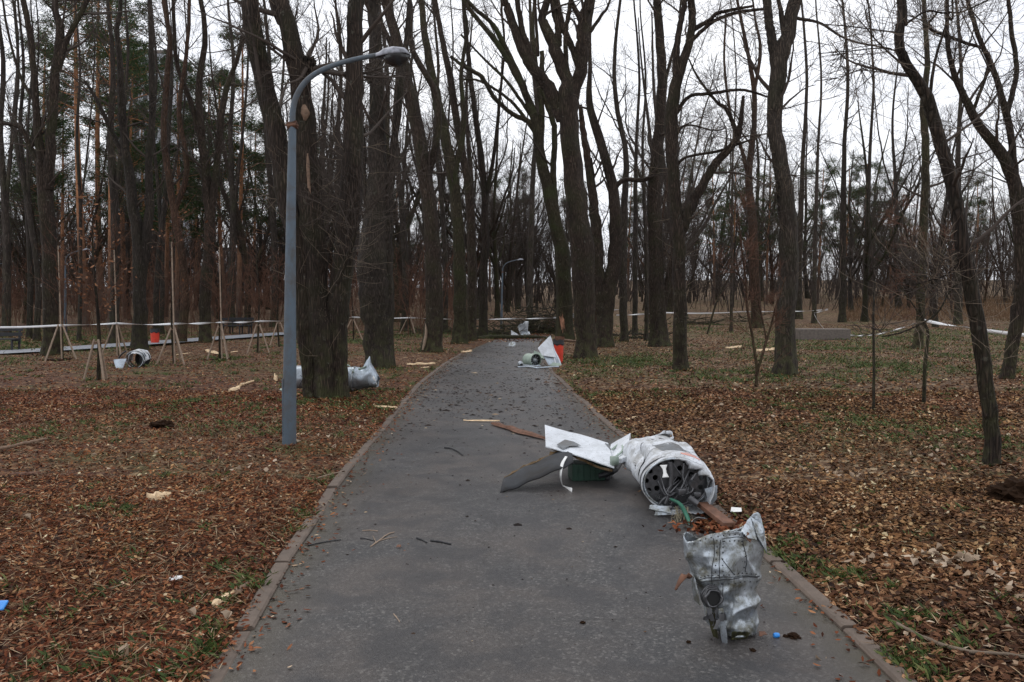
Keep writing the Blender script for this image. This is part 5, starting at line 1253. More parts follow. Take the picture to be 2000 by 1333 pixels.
for ln in ([(1343 + k * 9, 1121 - .25 * k + (2 if k > 8 else 0)) for k in range(17)], [(1344 + k * 9, 1128 - .5 * k) for k in range(17)],
           [(1398, 1050 + k * 9) for k in range(9)], [(1402 + k * 8, 1049 - .4 * k) for k in range(7)], [(1385 - .2 * k, 1045 + k * 12) for k in range(9)], [(1402 + 3 * k, 1085 + 4 * k) for k in range(9)], [(1452, 1050 + k * 9) for k in range(8)], [(1404, 1130 + 9 * k) for k in range(5)]):
    ribbon(g, [tuple(cf(a, b_, .0015)) for a, b_ in ln], .0032, len(ln) * 3, th=.0015, wdir=(0, 0, 1) if abs(ln[1][0] - ln[0][0]) > 2 else (1, 0, 0))
sub(g, 'seam', M['dark'], ck, cs_)
g = Geo(); pts = [cf(a, 1116 - .02 * (a - 1400)) for a in range(1346, 1486, 10)] + [cf(a, 1133 - .03 * (a - 1400)) for a in range(1350, 1486, 13)] + [cf(1405, b_) for b_ in range(1054, 1112, 11)] + [cf(a, 1054) for a in range(1408, 1450, 10)] + [cf(1448, b_) for b_ in range(1060, 1112, 11)] + [cf(a, 1043) for a in range(1346, 1484, 12)] + [cf(1391, b_) for b_ in range(1050, 1112, 12)]
dots(g, pts, .0036); sub(g, 'rivets', M['dark'], ck, cs_)
g = Geo(); V = [(P(1415, 1080, D2).x + .135 * math.cos(a), D2 + .04 * math.sin(a), .45) for a in np.linspace(0, 6.28, 25)[:-1]]; g.add(V, [list(range(24))]); g.obj('cavity_shade_disc', M['blackish'], cs_, False)  # flat near-black disc in place of the shade inside the casing
# torn round socket
g = Geo(); sc_ = cf(1386, 1158, .012)
for k, (r_, dy) in enumerate(((.040, -.004), (.044, .006), (.037, -.018), (.050, .012))):
    wire(g, [sc_ + Vector((r_ * math.cos(a) + .003 * math.sin(5 * a + k), dy + .004 * math.sin(4 * a), r_ * 1.05 * math.sin(a))) for a in np.linspace(0, 2 * PI, 16)], [.006, .004, .007, .004, .006], 44, 6)
sock = g.obj('torn_socket', M['interior'], cs_)
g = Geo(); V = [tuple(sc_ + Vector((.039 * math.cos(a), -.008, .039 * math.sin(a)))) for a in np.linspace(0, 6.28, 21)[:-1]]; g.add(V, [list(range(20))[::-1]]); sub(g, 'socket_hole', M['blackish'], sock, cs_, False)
g = Geo(); rr = random.Random(3)
for k in range(9):
    a = P(1380 + rr.uniform(-6, 22), 1192 + rr.uniform(-6, 16), D2 - .10); b_ = a + Vector((rr.uniform(-.03, .03), rr.uniform(-.02, .02), rr.uniform(-.06, -.02))); plate(g, [a, a + Vector((.03, 0, .01)), b_ + Vector((.02, 0, 0)), b_], .003, 5, 5, .012, k, .4)
g.obj('shredded_metal', M['interior'], cs_, False)
g = Geo(); pl_ = [P(1407, 1188, D2 - .095), P(1410, 1208, D2 - .10), P(1413, 1235, D2 - .10), P(1416, 1257, D2 - .09)]; ribbon(g, pl_, [.022, .030, .026, .030, .024], 20, .06, .014, (1, 0, 0)); bevel(g.obj('folded_stringer', M['alu'], cs_), .004)
g = Geo(); plate(g, [P(1382, 1186, D2 - .07), P(1398, 1192, D2 - .09), P(1404, 1246, D2 - .08), P(1394, 1240, D2 - .06)], .006, 7, 9, .03, 12, .2); plate(g, [P(1424, 1232, D2 - .085), P(1464, 1232, D2 - .06), P(1458, 1249, D2 - .05), P(1428, 1251, D2 - .075)], .006, 9, 6, .04, 15, .2); g.obj('crumpled_foot', M['bark_moss'], cs_, False)
g = Geo(); plate(g, [P(1349, 1120, D2 - .02), P(1356, 1128, D2 - .05), P(1374, 1182, D2 - .07), P(1360, 1170, D2 - .02)], .005, 6, 10, .02, 7); g.obj('side_flap', M['alu'], cs_, False)
g = Geo(); ribbon(g, [P(1350, 1128, D2 - .05), P(1338, 1124, D2 - .06), P(1328, 1136, D2 - .07), P(1319, 1153, D2 - .08)], [.02, .035, .022, .01], 14, .2, .006, (1, 0, 0)); g.obj('brown_splinter', M['brown_wood'], cs_)
g = Geo(); plate(g, [P(1455, 1050, D2 - .075), P(1464, 1062, D2 - .085), P(1468, 1050, D2 - .05), P(1458, 1040, D2 - .05)], .005, 6, 6, .03, 5, .3); g.obj('rusty_scrap', M['brown_wood'], cs_, False)
g = Geo(); plate(g, [P(1446, 1034, D2 - .04), P(1460, 1052, D2 - .09), P(1478, 1060, D2 - .05), P(1465, 1008, D2 + .02)], .004, 14, 14, .035, 21, .12); plate(g, [P(1465, 1008, D2 + .02), P(1478, 1052, D2 - .04), P(1493, 1082, D2 + .0), P(1486, 1026, D2 + .03)], .004, 14, 14, .03, 22, .1); g.obj('torn_peak', M['alu'], cs_, False)

FCAP[:] = [.05, .06]
# --- silver cylinder behind the multi-stemmed tree
d3 = 14.25; lr = P(575, 770, d3); w3 = empty('crushed_cylinder', (P(650, 770, d3).x, d3, 0.02), 'silver crushed cylinder lying behind the multi-stemmed tree, showing on both sides of it', 'wreckage')
x0, x1 = P(573, 750, d3).x, P(742, 750, d3).x
def cyl3(u_, t_):
    th = t_ * 2 * PI; x_ = x0 + (x1 - x0) * u_; r_ = .205
    hh = r_ * np.interp(u_, [0, .78, .86, .93, 1], [1, 1, 1.15, .95, .55]); c = np.array([x_, d3, .02 + hh])
    pk = .13 * max(0, 1 - abs(u_ - .86) / .10) * max(0, math.sin(th)) ** 6
    return c + np.array([0, math.cos(th) * r_, math.sin(th) * hh + pk]), c
g = shell_geo(cyl3, 80, 60, True, .05, 3.2, 6, .01, .04, mask=lambda u_, t_: .3 + (u_ > .7) * 1.0, planes=make_planes(3, (x0 + .9, d3, .22), (x1, d3, .22), .21, 14, .72, .92, 2.4, 5.2, .7)); solid(g.obj('cylinder_skin', M['alu_far'], w3), .006)
for uu in (.18, .70):
    g = Geo(); xb = x0 + (x1 - x0) * uu; wire(g, [(xb + .02 * math.sin(a), d3 + .215 * math.cos(a), .225 + .212 * math.sin(a)) for a in np.linspace(0, 2 * PI, 14)], .014, 36, 6); g.obj('hoop_band', M['alu'], w3)
g = Geo(); ribbon(g, [P(722, 728, d3 - .1), P(728, 740, d3 - .16), P(735, 752, d3 - .15)], [.03, .09, .04], 12, .1, .008, (1, 0, 0)); g.obj('white_tab', M['white_plastic'], w3)
g = Geo(); ribbon(g, [P(672, 712, d3), P(684, 716, d3 - .1), P(692, 728, d3 - .2)], .03, 10, .2, .006); ribbon(g, [P(700, 722, d3 - .1), P(712, 718, d3 - .1), P(717, 712, d3)], .04, 10, .2, .006); g.obj('torn_strip', M['primer_pale'], w3)
g = Geo(); wire(g, [P(583, 733, d3 - .19), P(592, 738, d3 - .21), P(584, 755, d3 - .21)], .006, 14, 5); wire(g, [P(584, 768, d3 - .2), P(590, 772, d3 - .3), P(575, 774, d3 - .3)], .008, 10, 5); g.obj('loose_cable', M['dark'], w3)

# --- white hoop wreck far left
c4 = G(258, 721); d4 = c4.y + .15; w4 = empty('hoop_wreck', (c4.x, d4, 0.0), 'crumpled white shell with dark open hoop lying on leaves behind the nearest staked sapling', 'wreckage')
R4 = .21
def sh4(u_, t_):
    th = -.1 + t_ * (PI + .35); c = Vector((c4.x + .05 - .10 * u_, d4 - .1 + .55 * u_, R4 + .01 + .02 * u_)); 
    return c + Vector((math.cos(th) * R4 * (1.15 + .1 * u_), 0, math.sin(th) * R4 * (1.1 + .35 * u_ * (1 - u_) * 2))), c
g = shell_geo(sh4, 40, 50, False, .05, 3.5, 8, .06, .05, planes=make_planes(4, (c4.x, d4, .21), (c4.x, d4 + .5, .21), .235, 14, .85, .98, .3, 3, .5)); solid(g.obj('shell_skin', M['white_paint'], w4), .008)
for k in range(4):
    g = Geo(); cc = Vector((c4.x + .06 - .02 * k, d4 - .14 + .1 * k, R4 + .01)); wire(g, [cc + Vector((math.cos(a) * R4 * (1.0 - .02 * k), .02 * math.sin(2 * a), math.sin(a) * R4 * (.97 - .02 * k))) for a in np.linspace(0, 2 * PI, 16)], .011, 40, 6); g.obj('hoop', M['dark' if k % 2 else 'alu'], w4)
g = Geo(); V = [(c4.x + .05 + .19 * math.cos(a), d4 + .3, R4 + .19 * math.sin(a)) for a in np.linspace(0, 6.28, 21)[:-1]]; g.add(V, [list(range(20))]); g.obj('cavity_shade_disc', M['blackish'], w4, False)  # flat near-black disc, the shade within the hoops put in as colour
g = Geo(); plate(g, [P(229, 721, d4 - .25), P(240, 721, d4 - .28), P(247, 701, d4 - .18), P(221, 703, d4 - .15)], .008, 8, 8, .03, 3, .1); g.obj('hanging_flap', M['alu_far'], w4, False)
g = Geo(); rr = random.Random(8)
for k in range(16): a = P(272 + rr.uniform(-2, 4), 696 + rr.uniform(-3, 6), d4); wire(g, [a, a + Vector((rr.uniform(.03, .12), -.05, rr.uniform(-.02, .04))), a + Vector((rr.uniform(.08, .2), -.1, -.12 + rr.uniform(-.03, .05)))], .004, 7, 3)
wire(g, [P(232, 700, d4 - .15), P(238, 692, d4 - .2), P(246, 686, d4 - .2)], .02, 8, 6); g.obj('loose_wires', M['dark'], w4)

# --- wreckage around the red bin
bn = G(1091, 709); bin_ = empty('litter_bin', (bn.x, bn.y, float(base(bn.x, bn.y))), 'red litter bin with dark rim, brown waste sticking out, beside the path', 'litter bin')
def make_bin(root, hh, r_):
    o_ = Vector(root.location)
    g = Geo(); V = []; 
    for z_, k_ in ((0, .82), (.25, .88), (.6, .95), (hh * .8, 1)):
        for q_ in range(16): a = q_ * PI / 8; rr_ = r_ * k_ * (1 + .06 * (q_ % 2)); V.append((o_.x + rr_ * math.cos(a), o_.y + rr_ * math.sin(a), o_.z + min(z_, hh * .8)))
    g.add(V, [[l * 16 + q_, l * 16 + (q_ + 1) % 16, l * 16 + 16 + (q_ + 1) % 16, l * 16 + 16 + q_] for l in range(3) for q_ in range(16)] ); g.add(V[:16], [list(range(16))[::-1]]); solid(g.obj('bin_body', M['red'], root, False), .01)
    g = Geo(); wire(g, [o_ + Vector((r_ * 1.04 * math.cos(a), r_ * 1.04 * math.sin(a), hh * .82)) for a in np.linspace(0, 2 * PI, 16)], .02, 40, 6)
    V = []
    for z_ in (hh * .76, hh * .98):
        for q_ in range(20): a = q_ * PI / 10; V.append((o_.x + r_ * (1.08 + .05 * math.sin(q_ * 2.3)) * math.cos(a), o_.y + r_ * 1.08 * math.sin(a), o_.z + z_ + .02 * math.sin(q_ * 1.7)))
    g.add(V, [[q_, (q_ + 1) % 20, 20 + (q_ + 1) % 20, 20 + q_] for q_ in range(20)]); g.add([tuple(np.array(v) - [0, 0, .06]) for v in V[20:]], [list(range(20))]); g.obj('bin_rim', M['dark'], root)
make_bin(bin_, .62, .13)
g = Geo(); rr = random.Random(2); o_ = Vector(bin_.location)
for k in range(9): a = o_ + Vector((rr.uniform(-.08, .08), rr.uniform(-.06, .06), .52)); plate(g, [a, a + Vector((.08, .02, .02)), a + Vector((.09 + rr.uniform(-.04, .04), .02, .16)), a + Vector((rr.uniform(-.06, .03), 0, .18))], .015, 5, 5, .03, k, .3)
g.obj('waste', M['brown_wood'], bin_, False)
b2 = G(303, 675); bn2 = empty('litter_bin', (b2.x, b2.y, float(base(b2.x, b2.y))), 'distant red litter bin beside the far footpath on the left', 'litter bin'); make_bin(bn2, .62, .15)
dd = bn.y - 1.2
wp = empty('folded_panel', (P(1075, 715, dd).x, dd, .01), 'white folded metal panel standing like a tent in front of the red litter bin', 'wreckage')
g = Geo(); plate(g, [P(1095, 716, dd - .08), P(1071, 714, dd - .13), P(1060, 694, dd - .1), P(1075, 664, dd + .26)], .01, 9, 12, .02, 2)
g.obj('lower_fold', M['alu_far'], wp, False)
g = Geo(); plate(g, [P(1050, 681, dd - .05), P(1059, 695, dd - .15), P(1086, 698, dd - .08), P(1073, 657, dd + .28)], .01, 12, 12, .015, 4); plate(g, [P(1096, 714, dd - .02), P(1084, 712, dd - .12), P(1070, 668, dd + .2), P(1074, 656, dd + .3)], .01, 8, 14, .02, 5); g.obj('white_skin', M['panel_white'], wp, False)
g = Geo(); plate(g, [P(1072, 716, dd - .16), P(1096, 717, dd - .16), P(1095, 711, dd - .10), P(1078, 708, dd - .12)], .008, 10, 5, .02, 9, .2); g.obj('green_hem', M['primer_pale'], wp, False)
dq = G(1040, 716).y; ed_ = empty('engine_drum', (P(1040, 716, dq).x, dq, .0), 'pale green drum with dark open end lying on the path before the white folded panel', 'wreckage')
a = P(1047, 704, dq - .05); b_ = P(1030, 703, dq + .28)
g = Geo()
rad_ = np.array([.150, .163, .163, .158, .162, .15]); pts = np.array([tuple(a.lerp(b_, k)) for k in (0, .02, .3, .5, .9, 1)]); tubes(g, pts[None], rad_[None], 28); solid(g.obj('drum_skin', M['primer_pale'], ed_), .008)
g = Geo(); ax_ = (b_ - a).normalized(); c = a + ax_ * .06; n1_ = ax_.cross(Vector((0, 0, 1))).normalized(); n2_ = ax_.cross(n1_)
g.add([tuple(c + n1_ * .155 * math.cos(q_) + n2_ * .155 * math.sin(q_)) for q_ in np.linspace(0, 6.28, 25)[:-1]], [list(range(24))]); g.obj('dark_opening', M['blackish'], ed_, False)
g = Geo(); tubes(g, np.array([[tuple(c - ax_ * .07), tuple(c - ax_ * .04), tuple(c)]]), np.array([[.02, .06, .075]]), 16, cap=True)
for k in range(10): q_ = k * PI / 5; bar(g, c + n1_ * .07 * math.cos(q_) + n2_ * .07 * math.sin(q_), c + n1_ * .15 * math.cos(q_) + n2_ * .15 * math.sin(q_), .012, .02)
g.obj('hub', M['alu'], ed_)
nb = G(1017, 718); ob = empty('metal_ball', (nb.x, nb.y + .06, 0), 'small grey dented metal ball with a dark hole, left of the pale green drum', 'wreckage')
bm = bmesh.new(); bmesh.ops.create_icosphere(bm, subdivisions=4, radius=.078)
for v_ in bm.verts: v_.co *= 1 + .12 * mn.noise(v_.co * 14)
me = bpy.data.meshes.new('ball_shell'); bm.to_mesh(me); bm.free(); me.materials.append(M['alu']); me.polygons.foreach_set('use_smooth', [True] * len(me.polygons)); o = bpy.data.objects.new('ball_shell', me); COL.objects.link(o); o.parent = ob; o.location = (0, 0, .075)
g = Geo(); wire(g, [Vector(ob.location) + Vector((.015 + .032 * math.cos(q_), -.078, .06 + .032 * math.sin(q_))) for q_ in np.linspace(0, 6.28, 10)], .007, 20, 5); g.add([tuple(Vector(ob.location) + Vector((.015 + .032 * math.cos(q_), -.080, .06 + .032 * math.sin(q_)))) for q_ in np.linspace(0, 6.28, 13)[:-1]], [list(range(12))]); g.obj('hole_rim', M['blackish'], ob, False)
rl = G(1035, 722); t_ = empty('metal_rails', (rl.x, rl.y, 0), 'flat pale metal strips lying in front of the pale green drum', 'wreckage')
for pq in ([(1012, 720), (1030, 719), (1052, 722)], [(1020, 716), (1038, 717), (1056, 718)], [(1046, 722), (1070, 720), (1092, 719)], [(1044, 712), (1052, 718)]):
    g = Geo(); ribbon(g, [G(*q_) + Vector((0, 0, .035)) for q_ in pq], .055, 12, .02, .012, (0, 1, .2)); g.obj('rail', M['alu_far'], t_)
ru = G(1052, 712); o = Geo(); plate(o, [P(1040, 697, dq + .5), P(1062, 700, dq + .4), P(1060, 690, dq + .6), P(1042, 686, dq + .6)], .05, 7, 6, .05, 3, .3); o = o.obj('bent_scrap', M['primer_pale'], origin=(ru.x, ru.y, 0), smooth=False); tag(o, 'bent greenish scrap behind the pale green drum', 'wreckage')
# far white pieces beyond the log
fb = G(1022, 655); fd = fb.y; o = empty('upright_scrap', (fb.x, fd, fb.z), 'white curled metal piece standing upright on leaves beyond the fallen log', 'wreckage')
g = Geo(); V = []
for i in range(9):
    v_ = i / 8
    for j in range(9):
        u_ = j / 8; wl = np.interp(v_, [0, .4, .8, 1], [1017, 1013, 1011, 1018]); wr_ = np.interp(v_, [0, 1], [1030, 1032]); py = 654 - v_ * (26 if u_ > .4 else 21)
        V.append(tuple(P(wl + (wr_ - wl) * u_, py, fd + .22 * math.sin(u_ * PI) - .1 * v_)))
idx_ = np.arange(81).reshape(9, 9); g.add(V, np.stack([idx_[:-1, :-1], idx_[:-1, 1:], idx_[1:, 1:], idx_[1:, :-1]], -1).reshape(-1, 4)); solid(g.obj('curled_skin', M['panel_white'], o), .012)
g = Geo(); plate(g, [P(1016, 655, fd - .2), P(1036, 655, fd - .25), P(1034, 648, fd), P(1020, 646, fd)], .02, 6, 6, .06, 2, .3); g.obj('torn_foot', M['alu'], o, False)
f2 = G(1006, 656); g = Geo(); plate(g, [P(998, 656, f2.y), P(1015, 656, f2.y - .05), P(1008, 651, f2.y + .1), P(998, 645, f2.y + .15)], .015, 8, 8, .03, 4); tag(g.obj('triangular_scrap', M['panel_white'], origin=tuple(f2), smooth=False), 'small white triangular scrap left of the upright curled piece', 'wreckage')
f3 = G(1000, 677); g = Geo()
plate(g, [P(990, 677, f3.y), P(1008, 678, f3.y - .1), P(1006, 671, f3.y + .2), P(994, 672, f3.y + .2)], .03, 8, 6, .08, 6, .3); tag(g.obj('grey_scrap', M['alu'], origin=tuple(f3), smooth=False), 'grey lump of scrap on the path just before the fallen log', 'wreckage')
f4 = G(873, 687); g = Geo(); plate(g, [P(862, 688, f4.y), P(878, 688, f4.y - .1), P(876, 680, f4.y + .2), P(865, 681, f4.y + .2)], .03, 8, 6, .08, 7, .3); tag(g.obj('grey_scrap', M['alu'], origin=tuple(f4), smooth=False), 'grey crumpled scrap on the left verge between two path-side trunks', 'wreckage')

# ------------------------------------------------------------------ wood: log, chips, sticks
def stick(px_pts, w_, name, label, cat, mt='old_wood', lift=.5, sides=8, group=None, forks=None, nsm=18):
    pts = []; 
    for q_ in px_pts:
        gq = G(q_[0], q_[1]); r_ = w_ / 2 / F * gq.y; pts.append(Vector((gq.x, gq.y, float(ground_z(gq.x, gq.y)) + .02 * (float(off_path(gq.x, gq.y)) > 0) + (.056 if float(off_path(gq.x, gq.y)) < 0 else 0) + r_ * lift)))
    mid = pts[0]; d_ = sum(p.y for p in pts) / len(pts); r_ = w_ / 2 / F * d_
    g = Geo(); c = catmull([tuple(p) for p in pts], nsm); rr_ = np.linspace(1, .7, nsm) * r_; rg2 = np.random.default_rng(int(px_pts[0][0] * 7 + px_pts[0][1])); c[1:-1] += rg2.normal(0, r_ * .15, (nsm - 2, 3))
    tubes(g, c[None], (rr_ * rg2.uniform(.85, 1.12, nsm))[None], sides, cap=True)
    for fk in forks or []:
        c2 = catmull([tuple(G(*q_) + Vector((0, 0, .012))) for q_ in fk], 8); tubes(g, c2[None], np.linspace(r_ * .7, r_ * .3, 8)[None], 5, cap=True)
    return tag(g.obj(name, M[mt], origin=tuple(mid)), label, cat, group)
lg = []
lp = [(765, 668, 9), (830, 667, 9), (880, 668, 9), (925, 662, 9), (970, 659, 9), (1015, 659, 8.5), (1055, 660, 8), (1075, 664, 7)]
dl = 33.5; g = Geo(); arr = catmull([(*P(a, b_, dl + (a - 900) * .004), w_ / 2 / F * dl) for a, b_, w_ in lp], 40); tubes(g, arr[None, :, :3], arr[None, :, 3], 12, lobes_for(np.random.default_rng(3), 40, 12, .06), cap=True)
lo = tag(g.obj('fallen_log', M['bark_moss'], origin=tuple(P(920, 668, dl))), 'long dark fallen trunk lying across the far end of the path', 'log')
stick([(1085, 668), (1105, 670), (1126, 673)], 6, 'broken_branch', 'short broken branch with orange end lying behind the red bin', 'branch', 'old_wood')
def chip(a, b_, w_, label, mt='fresh_wood', name='wood_splinter', thick=.35, seed=1, cat='wood splinter', group='pale wood splinters'):
    ga, gb = G(*a), G(*b_); rr_ = np.random.default_rng(seed); g = Geo(); n_ = 9; ax_ = np.array(gb - ga); L = np.linalg.norm(ax_); ax_ /= L; s_ = np.cross(ax_, [0, 0, 1.]); W = w_ / F * ga.y * (1.6 if abs(ax_[0]) > .5 else 1)
    V = []
    zb = max(float(ground_z(ga.x, ga.y)), float(base(ga.x, ga.y)) + .008)
    for i in range(n_):
        u_ = i / (n_ - 1); wd_ = W * np.interp(u_, [0, .15, .5, .85, 1], [.15, .8, 1, .7, .1]) * rr_.uniform(.7, 1.25); c = np.array(ga) + ax_ * L * u_ + s_ * W * rr_.normal(0, .08); c[2] = zb + .012
        h_ = W * thick * rr_.uniform(.6, 1.3)
        V += [c - s_ * wd_ / 2, c - s_ * wd_ * .25 + np.array([0, 0, h_]), c + s_ * wd_ * .2 + np.array([0, 0, h_ * rr_.uniform(.5, 1)]), c + s_ * wd_ / 2]
    Fq = []
    for i in range(n_ - 1):
        for k in range(4): Fq.append([i * 4 + k, i * 4 + (k + 1) % 4, i * 4 + 4 + (k + 1) % 4, i * 4 + 4 + k])
    Fq += [[3, 2, 1, 0], [n_ * 4 - 4, n_ * 4 - 3, n_ * 4 - 2, n_ * 4 - 1]]
    g.add(V, Fq); return tag(g.obj(name, M[mt], origin=tuple(ga), smooth=False), label, cat, group)
chip((413, 1193), (455, 1168), 20, 'split pale end of a grey-barked wood chunk by the left kerb', seed=1)
chip((440, 1180), (490, 1145), 17, 'grey-barked broken chunk of branch by the left kerb', 'old_wood', seed=2)
chip((288, 990), (334, 983), 13, 'pale ragged wood chip alone on the red-brown leaves left of the path', seed=3, thick=.6)
chip((447, 769), (476, 757), 12, 'thick pale split chip left of the lamp post', seed=4)
stick([(470, 760), (495, 749)], 5, 'branch_stub', 'thin pale branch stub joined to the thick split chip left of the lamp post', 'branch', 'fresh_wood')
chip((731, 798), (776, 800), 4.5, 'long flat pale splinter between the silver cylinder and the path', seed=5)
chip((794, 715), (850, 713), 6, 'pale torn bark strip under the second path-side tree', seed=6)
chip((905, 825), (976, 826), 4, 'thin tan lath lying across the path', seed=7, group=None)
chip((822, 721), (838, 719), 4, 'small pale chip below the torn bark strip', seed=8)
chip((402, 688), (426, 694), 6, 'pale block of wood between two stake tripods', seed=9)
chip((345, 695), (372, 691), 4, 'pale splinter at the foot of the widest tripod', seed=10)
chip((450, 690), (465, 688), 4, 'pale splinter right of the block of wood', seed=11)
chip((1222, 824), (1246, 819), 5, 'pale splinter on the right verge behind the missile body', seed=12)
chip((1419, 684), (1449, 681), 5, 'pale splinter left of the V sapling on the right', seed=13)
chip((1478, 692), (1514, 688), 6, 'pale splinter beside the foot of the lone thick trunk', seed=14)
chip((18, 942), (80, 938), 6, 'orange-brown splinter at the far left edge among leaves', 'brown_wood', seed=15)
chip((960, 831), (1066, 862), 17, 'long brown splintered board lying behind the white wing panel', 'brown_wood', name='splintered_board', cat='board', seed=16, group=None, thick=.3)
chip((900, 690), (922, 688), 5, 'pale chip on the left verge near the end of the path', seed=17)
chip((330, 1143), (356, 1137), 8, 'white scrap lying on leaves above the blocky wood chunk', 'white_plastic', name='white_scrap', cat='scrap', seed=18, group=None)
chip((308, 1326), (320, 1322), 12, 'white strip at the bottom edge of the photo', 'white_plastic', name='white_scrap', cat='scrap', seed=19, group=None, thick=.2)
chip((548, 764), (558, 766), 6, 'pale green scrap just left of the lamp post foot', 'primer_pale', name='green_scrap', cat='scrap', seed=20, group=None)
chip((575, 864), (594, 862), 4, 'small pale chip right of the lamp post foot', seed=21)
chip((535, 742), (541, 748), 6, 'pale upright chip behind the lamp post', seed=22, thick=1.5)
chip((372, 1204), (388, 1196), 9, 'small pale wood curl below the blocky wood chunk', seed=23)
for k_, (a, b_, w_, lab) in enumerate([((602, 1069), (666, 1058), 3, 'dark stick at the left edge of the path'), ((704, 1055), (738, 1062), 2.5, 'short dark stick crossing the forked twig'),
        ((841, 1060), (881, 1067), 4.5, 'thick straight black stick on the path'), ((814, 1055), (834, 1064), 4, 'short black stick left of the thick straight one'),
        ((769, 1204), (781, 1220), 2.5, 'small pale stick in the middle of the near path'), ((708, 1040), (738, 1041), 2.5, 'thin brown stick above the forked twig'), ((612, 944), (670, 926), 2.5, 'long pale twig on the left verge')]):
    stick([a, ((a[0] + b_[0]) / 2, (a[1] + b_[1]) / 2 - 1), b_], w_, 'stick', lab, 'stick', 'bench' if 'black' in lab or 'dark' in lab else 'stake', group='sticks on the path')
stick([(868, 877), (882, 879), (893, 884), (904, 892)], 3, 'stick', 'curved dark twig on the path left of the dark fin', 'stick', 'bench', group='sticks on the path')
stick([(724, 1071), (740, 1060), (756, 1048), (770, 1043)], 3, 'stick', 'pale forked twig on the path', 'stick', 'stake', group='sticks on the path', forks=[[(740, 1060), (758, 1055), (776, 1052)], [(735, 1064), (728, 1050)]])
stick([(1742, 1229), (1768, 1243), (1800, 1260), (1850, 1281), (1905, 1296), (1960, 1302), (2010, 1312), (2070, 1330)], 9, 'fallen_branch', 'long curved grey branch lying in the bottom right corner', 'branch', 'twig_pale', nsm=36, forks=[[(1850, 1281), (1870, 1262), (1880, 1240)]])
stick([(-60, 905), (0, 893), (40, 885), (90, 874)], 8, 'fallen_branch', 'straight brown branch at the left edge level with the lamp foot', 'branch', 'old_wood')
stick([(1360, 992), (1385, 1008), (1412, 1030)], 14, 'loose_kerb_piece', 'brown timber strip sticking out under the open end of the missile body', 'timber', 'old_wood', sides=4)
g = Geo(); a = P(1372, 985, 5.95); b_ = G(1424, 1040) + Vector((0, 0, .05)); bar(g, a, b_, .085, .035); o = g.obj('plank', M['brown_wood'], origin=tuple(b_), smooth=False); bevel(o, .004); tag(o, 'brown plank running from the open end of the missile body towards the standing casing', 'plank')
g = Geo(); rg4 = np.random.default_rng(40); cc = G(1425, 1040); n = 420; xx = cc.x + rg4.normal(0, .16, n); yy = cc.y + rg4.normal(.08, .10, n)
scatter_quads(g, rg4, np.stack([xx, yy, .012 + base(xx, yy) + np.abs(rg4.normal(0, .016, n)) + np.maximum(0, ground_z(xx, yy) - base(xx, yy))], 1), .05, .03, tilt=.6); tag(g.obj('swept_leaves', M['litter_red'], smooth=False), 'red-brown leaves heaped on the path between missile body and standing casing', 'fallen leaves', kind='stuff')
def pile(cx, cy, wpx, hm, n_, label, seed, wrange=(.01, .035)):
    c = G(cx, cy); rr_ = np.random.default_rng(seed); W = wpx / F * c.y
    p = np.stack([c.x + rr_.uniform(-W / 2, W / 2, n_), c.y + rr_.uniform(-.3, 1.3, n_), rr_.uniform(.02, hm, n_) * rr_.random(n_)], 1); p[:, 2] += base(p[:, 0], p[:, 1])
    dr = rr_.normal(size=(n_, 3)) * np.array([1, .6, .28]); dr /= np.linalg.norm(dr, axis=1)[:, None]; L = rr_.uniform(.4, 1.8, n_); pts = [p]
    for k in range(6): dr = dr + rr_.normal(0, .12, dr.shape); dr /= np.linalg.norm(dr, axis=1)[:, None]; p = p + dr * (L / 6)[:, None]; p[:, 2] = np.maximum(p[:, 2], base(p[:, 0], p[:, 1]) + .01); pts.append(p)
    g = Geo(); pts = np.stack(pts, 1); rd = rr_.uniform(*wrange, n_)[:, None] * np.linspace(1, .4, 7)[None]; tubes(g, pts, rd, 5); a1, r1 = spawn(rr_, pts, rd, 4, .2, 1, 45, 15, .5, 5, .15, .02, .5); tubes(g, a1, np.maximum(r1, .005), 3)
    return tag(g.obj('brush_pile', M['bark_far'], origin=tuple(c)), label, 'brush pile', kind='stuff')
pile(1062, 652, 95, 1.5, 260, 'tangled heap of broken branches behind the fallen log, left of the red bin', 1)
pile(950, 655, 120, .5, 90, 'loose tangle of broken twigs just beyond the fallen log, left of the upright scrap', 9)
pile(1245, 664, 90, .4, 50, 'low scatter of broken branches right of the path behind the slim trunks', 2)
pile(1370, 636, 70, .5, 40, 'low heap of mossy branches far right of the broken-limb tree', 3)
pile(1455, 632, 60, .5, 36, 'low heap of branches at the foot of the reddish trunk', 4)
pile(850, 655, 120, .3, 50, 'low scatter of branches among the left path-side trunks', 5)
# small things
g = Geo(); c = G(1437, 1008); c.z = float(ground_z(c.x, c.y)) + .03; plate(g, [c + Vector((-.045, -.02, 0)), c + Vector((.03, -.05, .012)), c + Vector((.05, .03, .02)), c + Vector((-.02, .05, .02))], .002, 4, 4, .002, 1); tag(g.obj('paper_card', M['white_plastic'], origin=tuple(c), smooth=False), 'small white card on the leaves between the missile body and the standing casing', 'card')
g = Geo(); c = G(1516, 1247); wire(g, [c + Vector((-.012, 0, .014)), c + Vector((.014, .004, .014))], [.010, .013, .010], 8, 10); tag(g.obj('plastic_stopper', M['blue'], origin=tuple(c)), 'tiny bright blue plastic stopper on the asphalt beside the standing casing', 'stopper')
g = Geo(); c = G(-2, 1196); plate(g, [c + Vector((-.06, 0, .01)), c + Vector((.03, -.01, .01)), c + Vector((.025, .04, .045)), c + Vector((-.05, .05, .05))], .01, 8, 8, .03, 2, .2); tag(g.obj('blue_bag', M['blue'], origin=tuple(c)), 'crumpled blue plastic at the left edge of the photo', 'plastic bag')
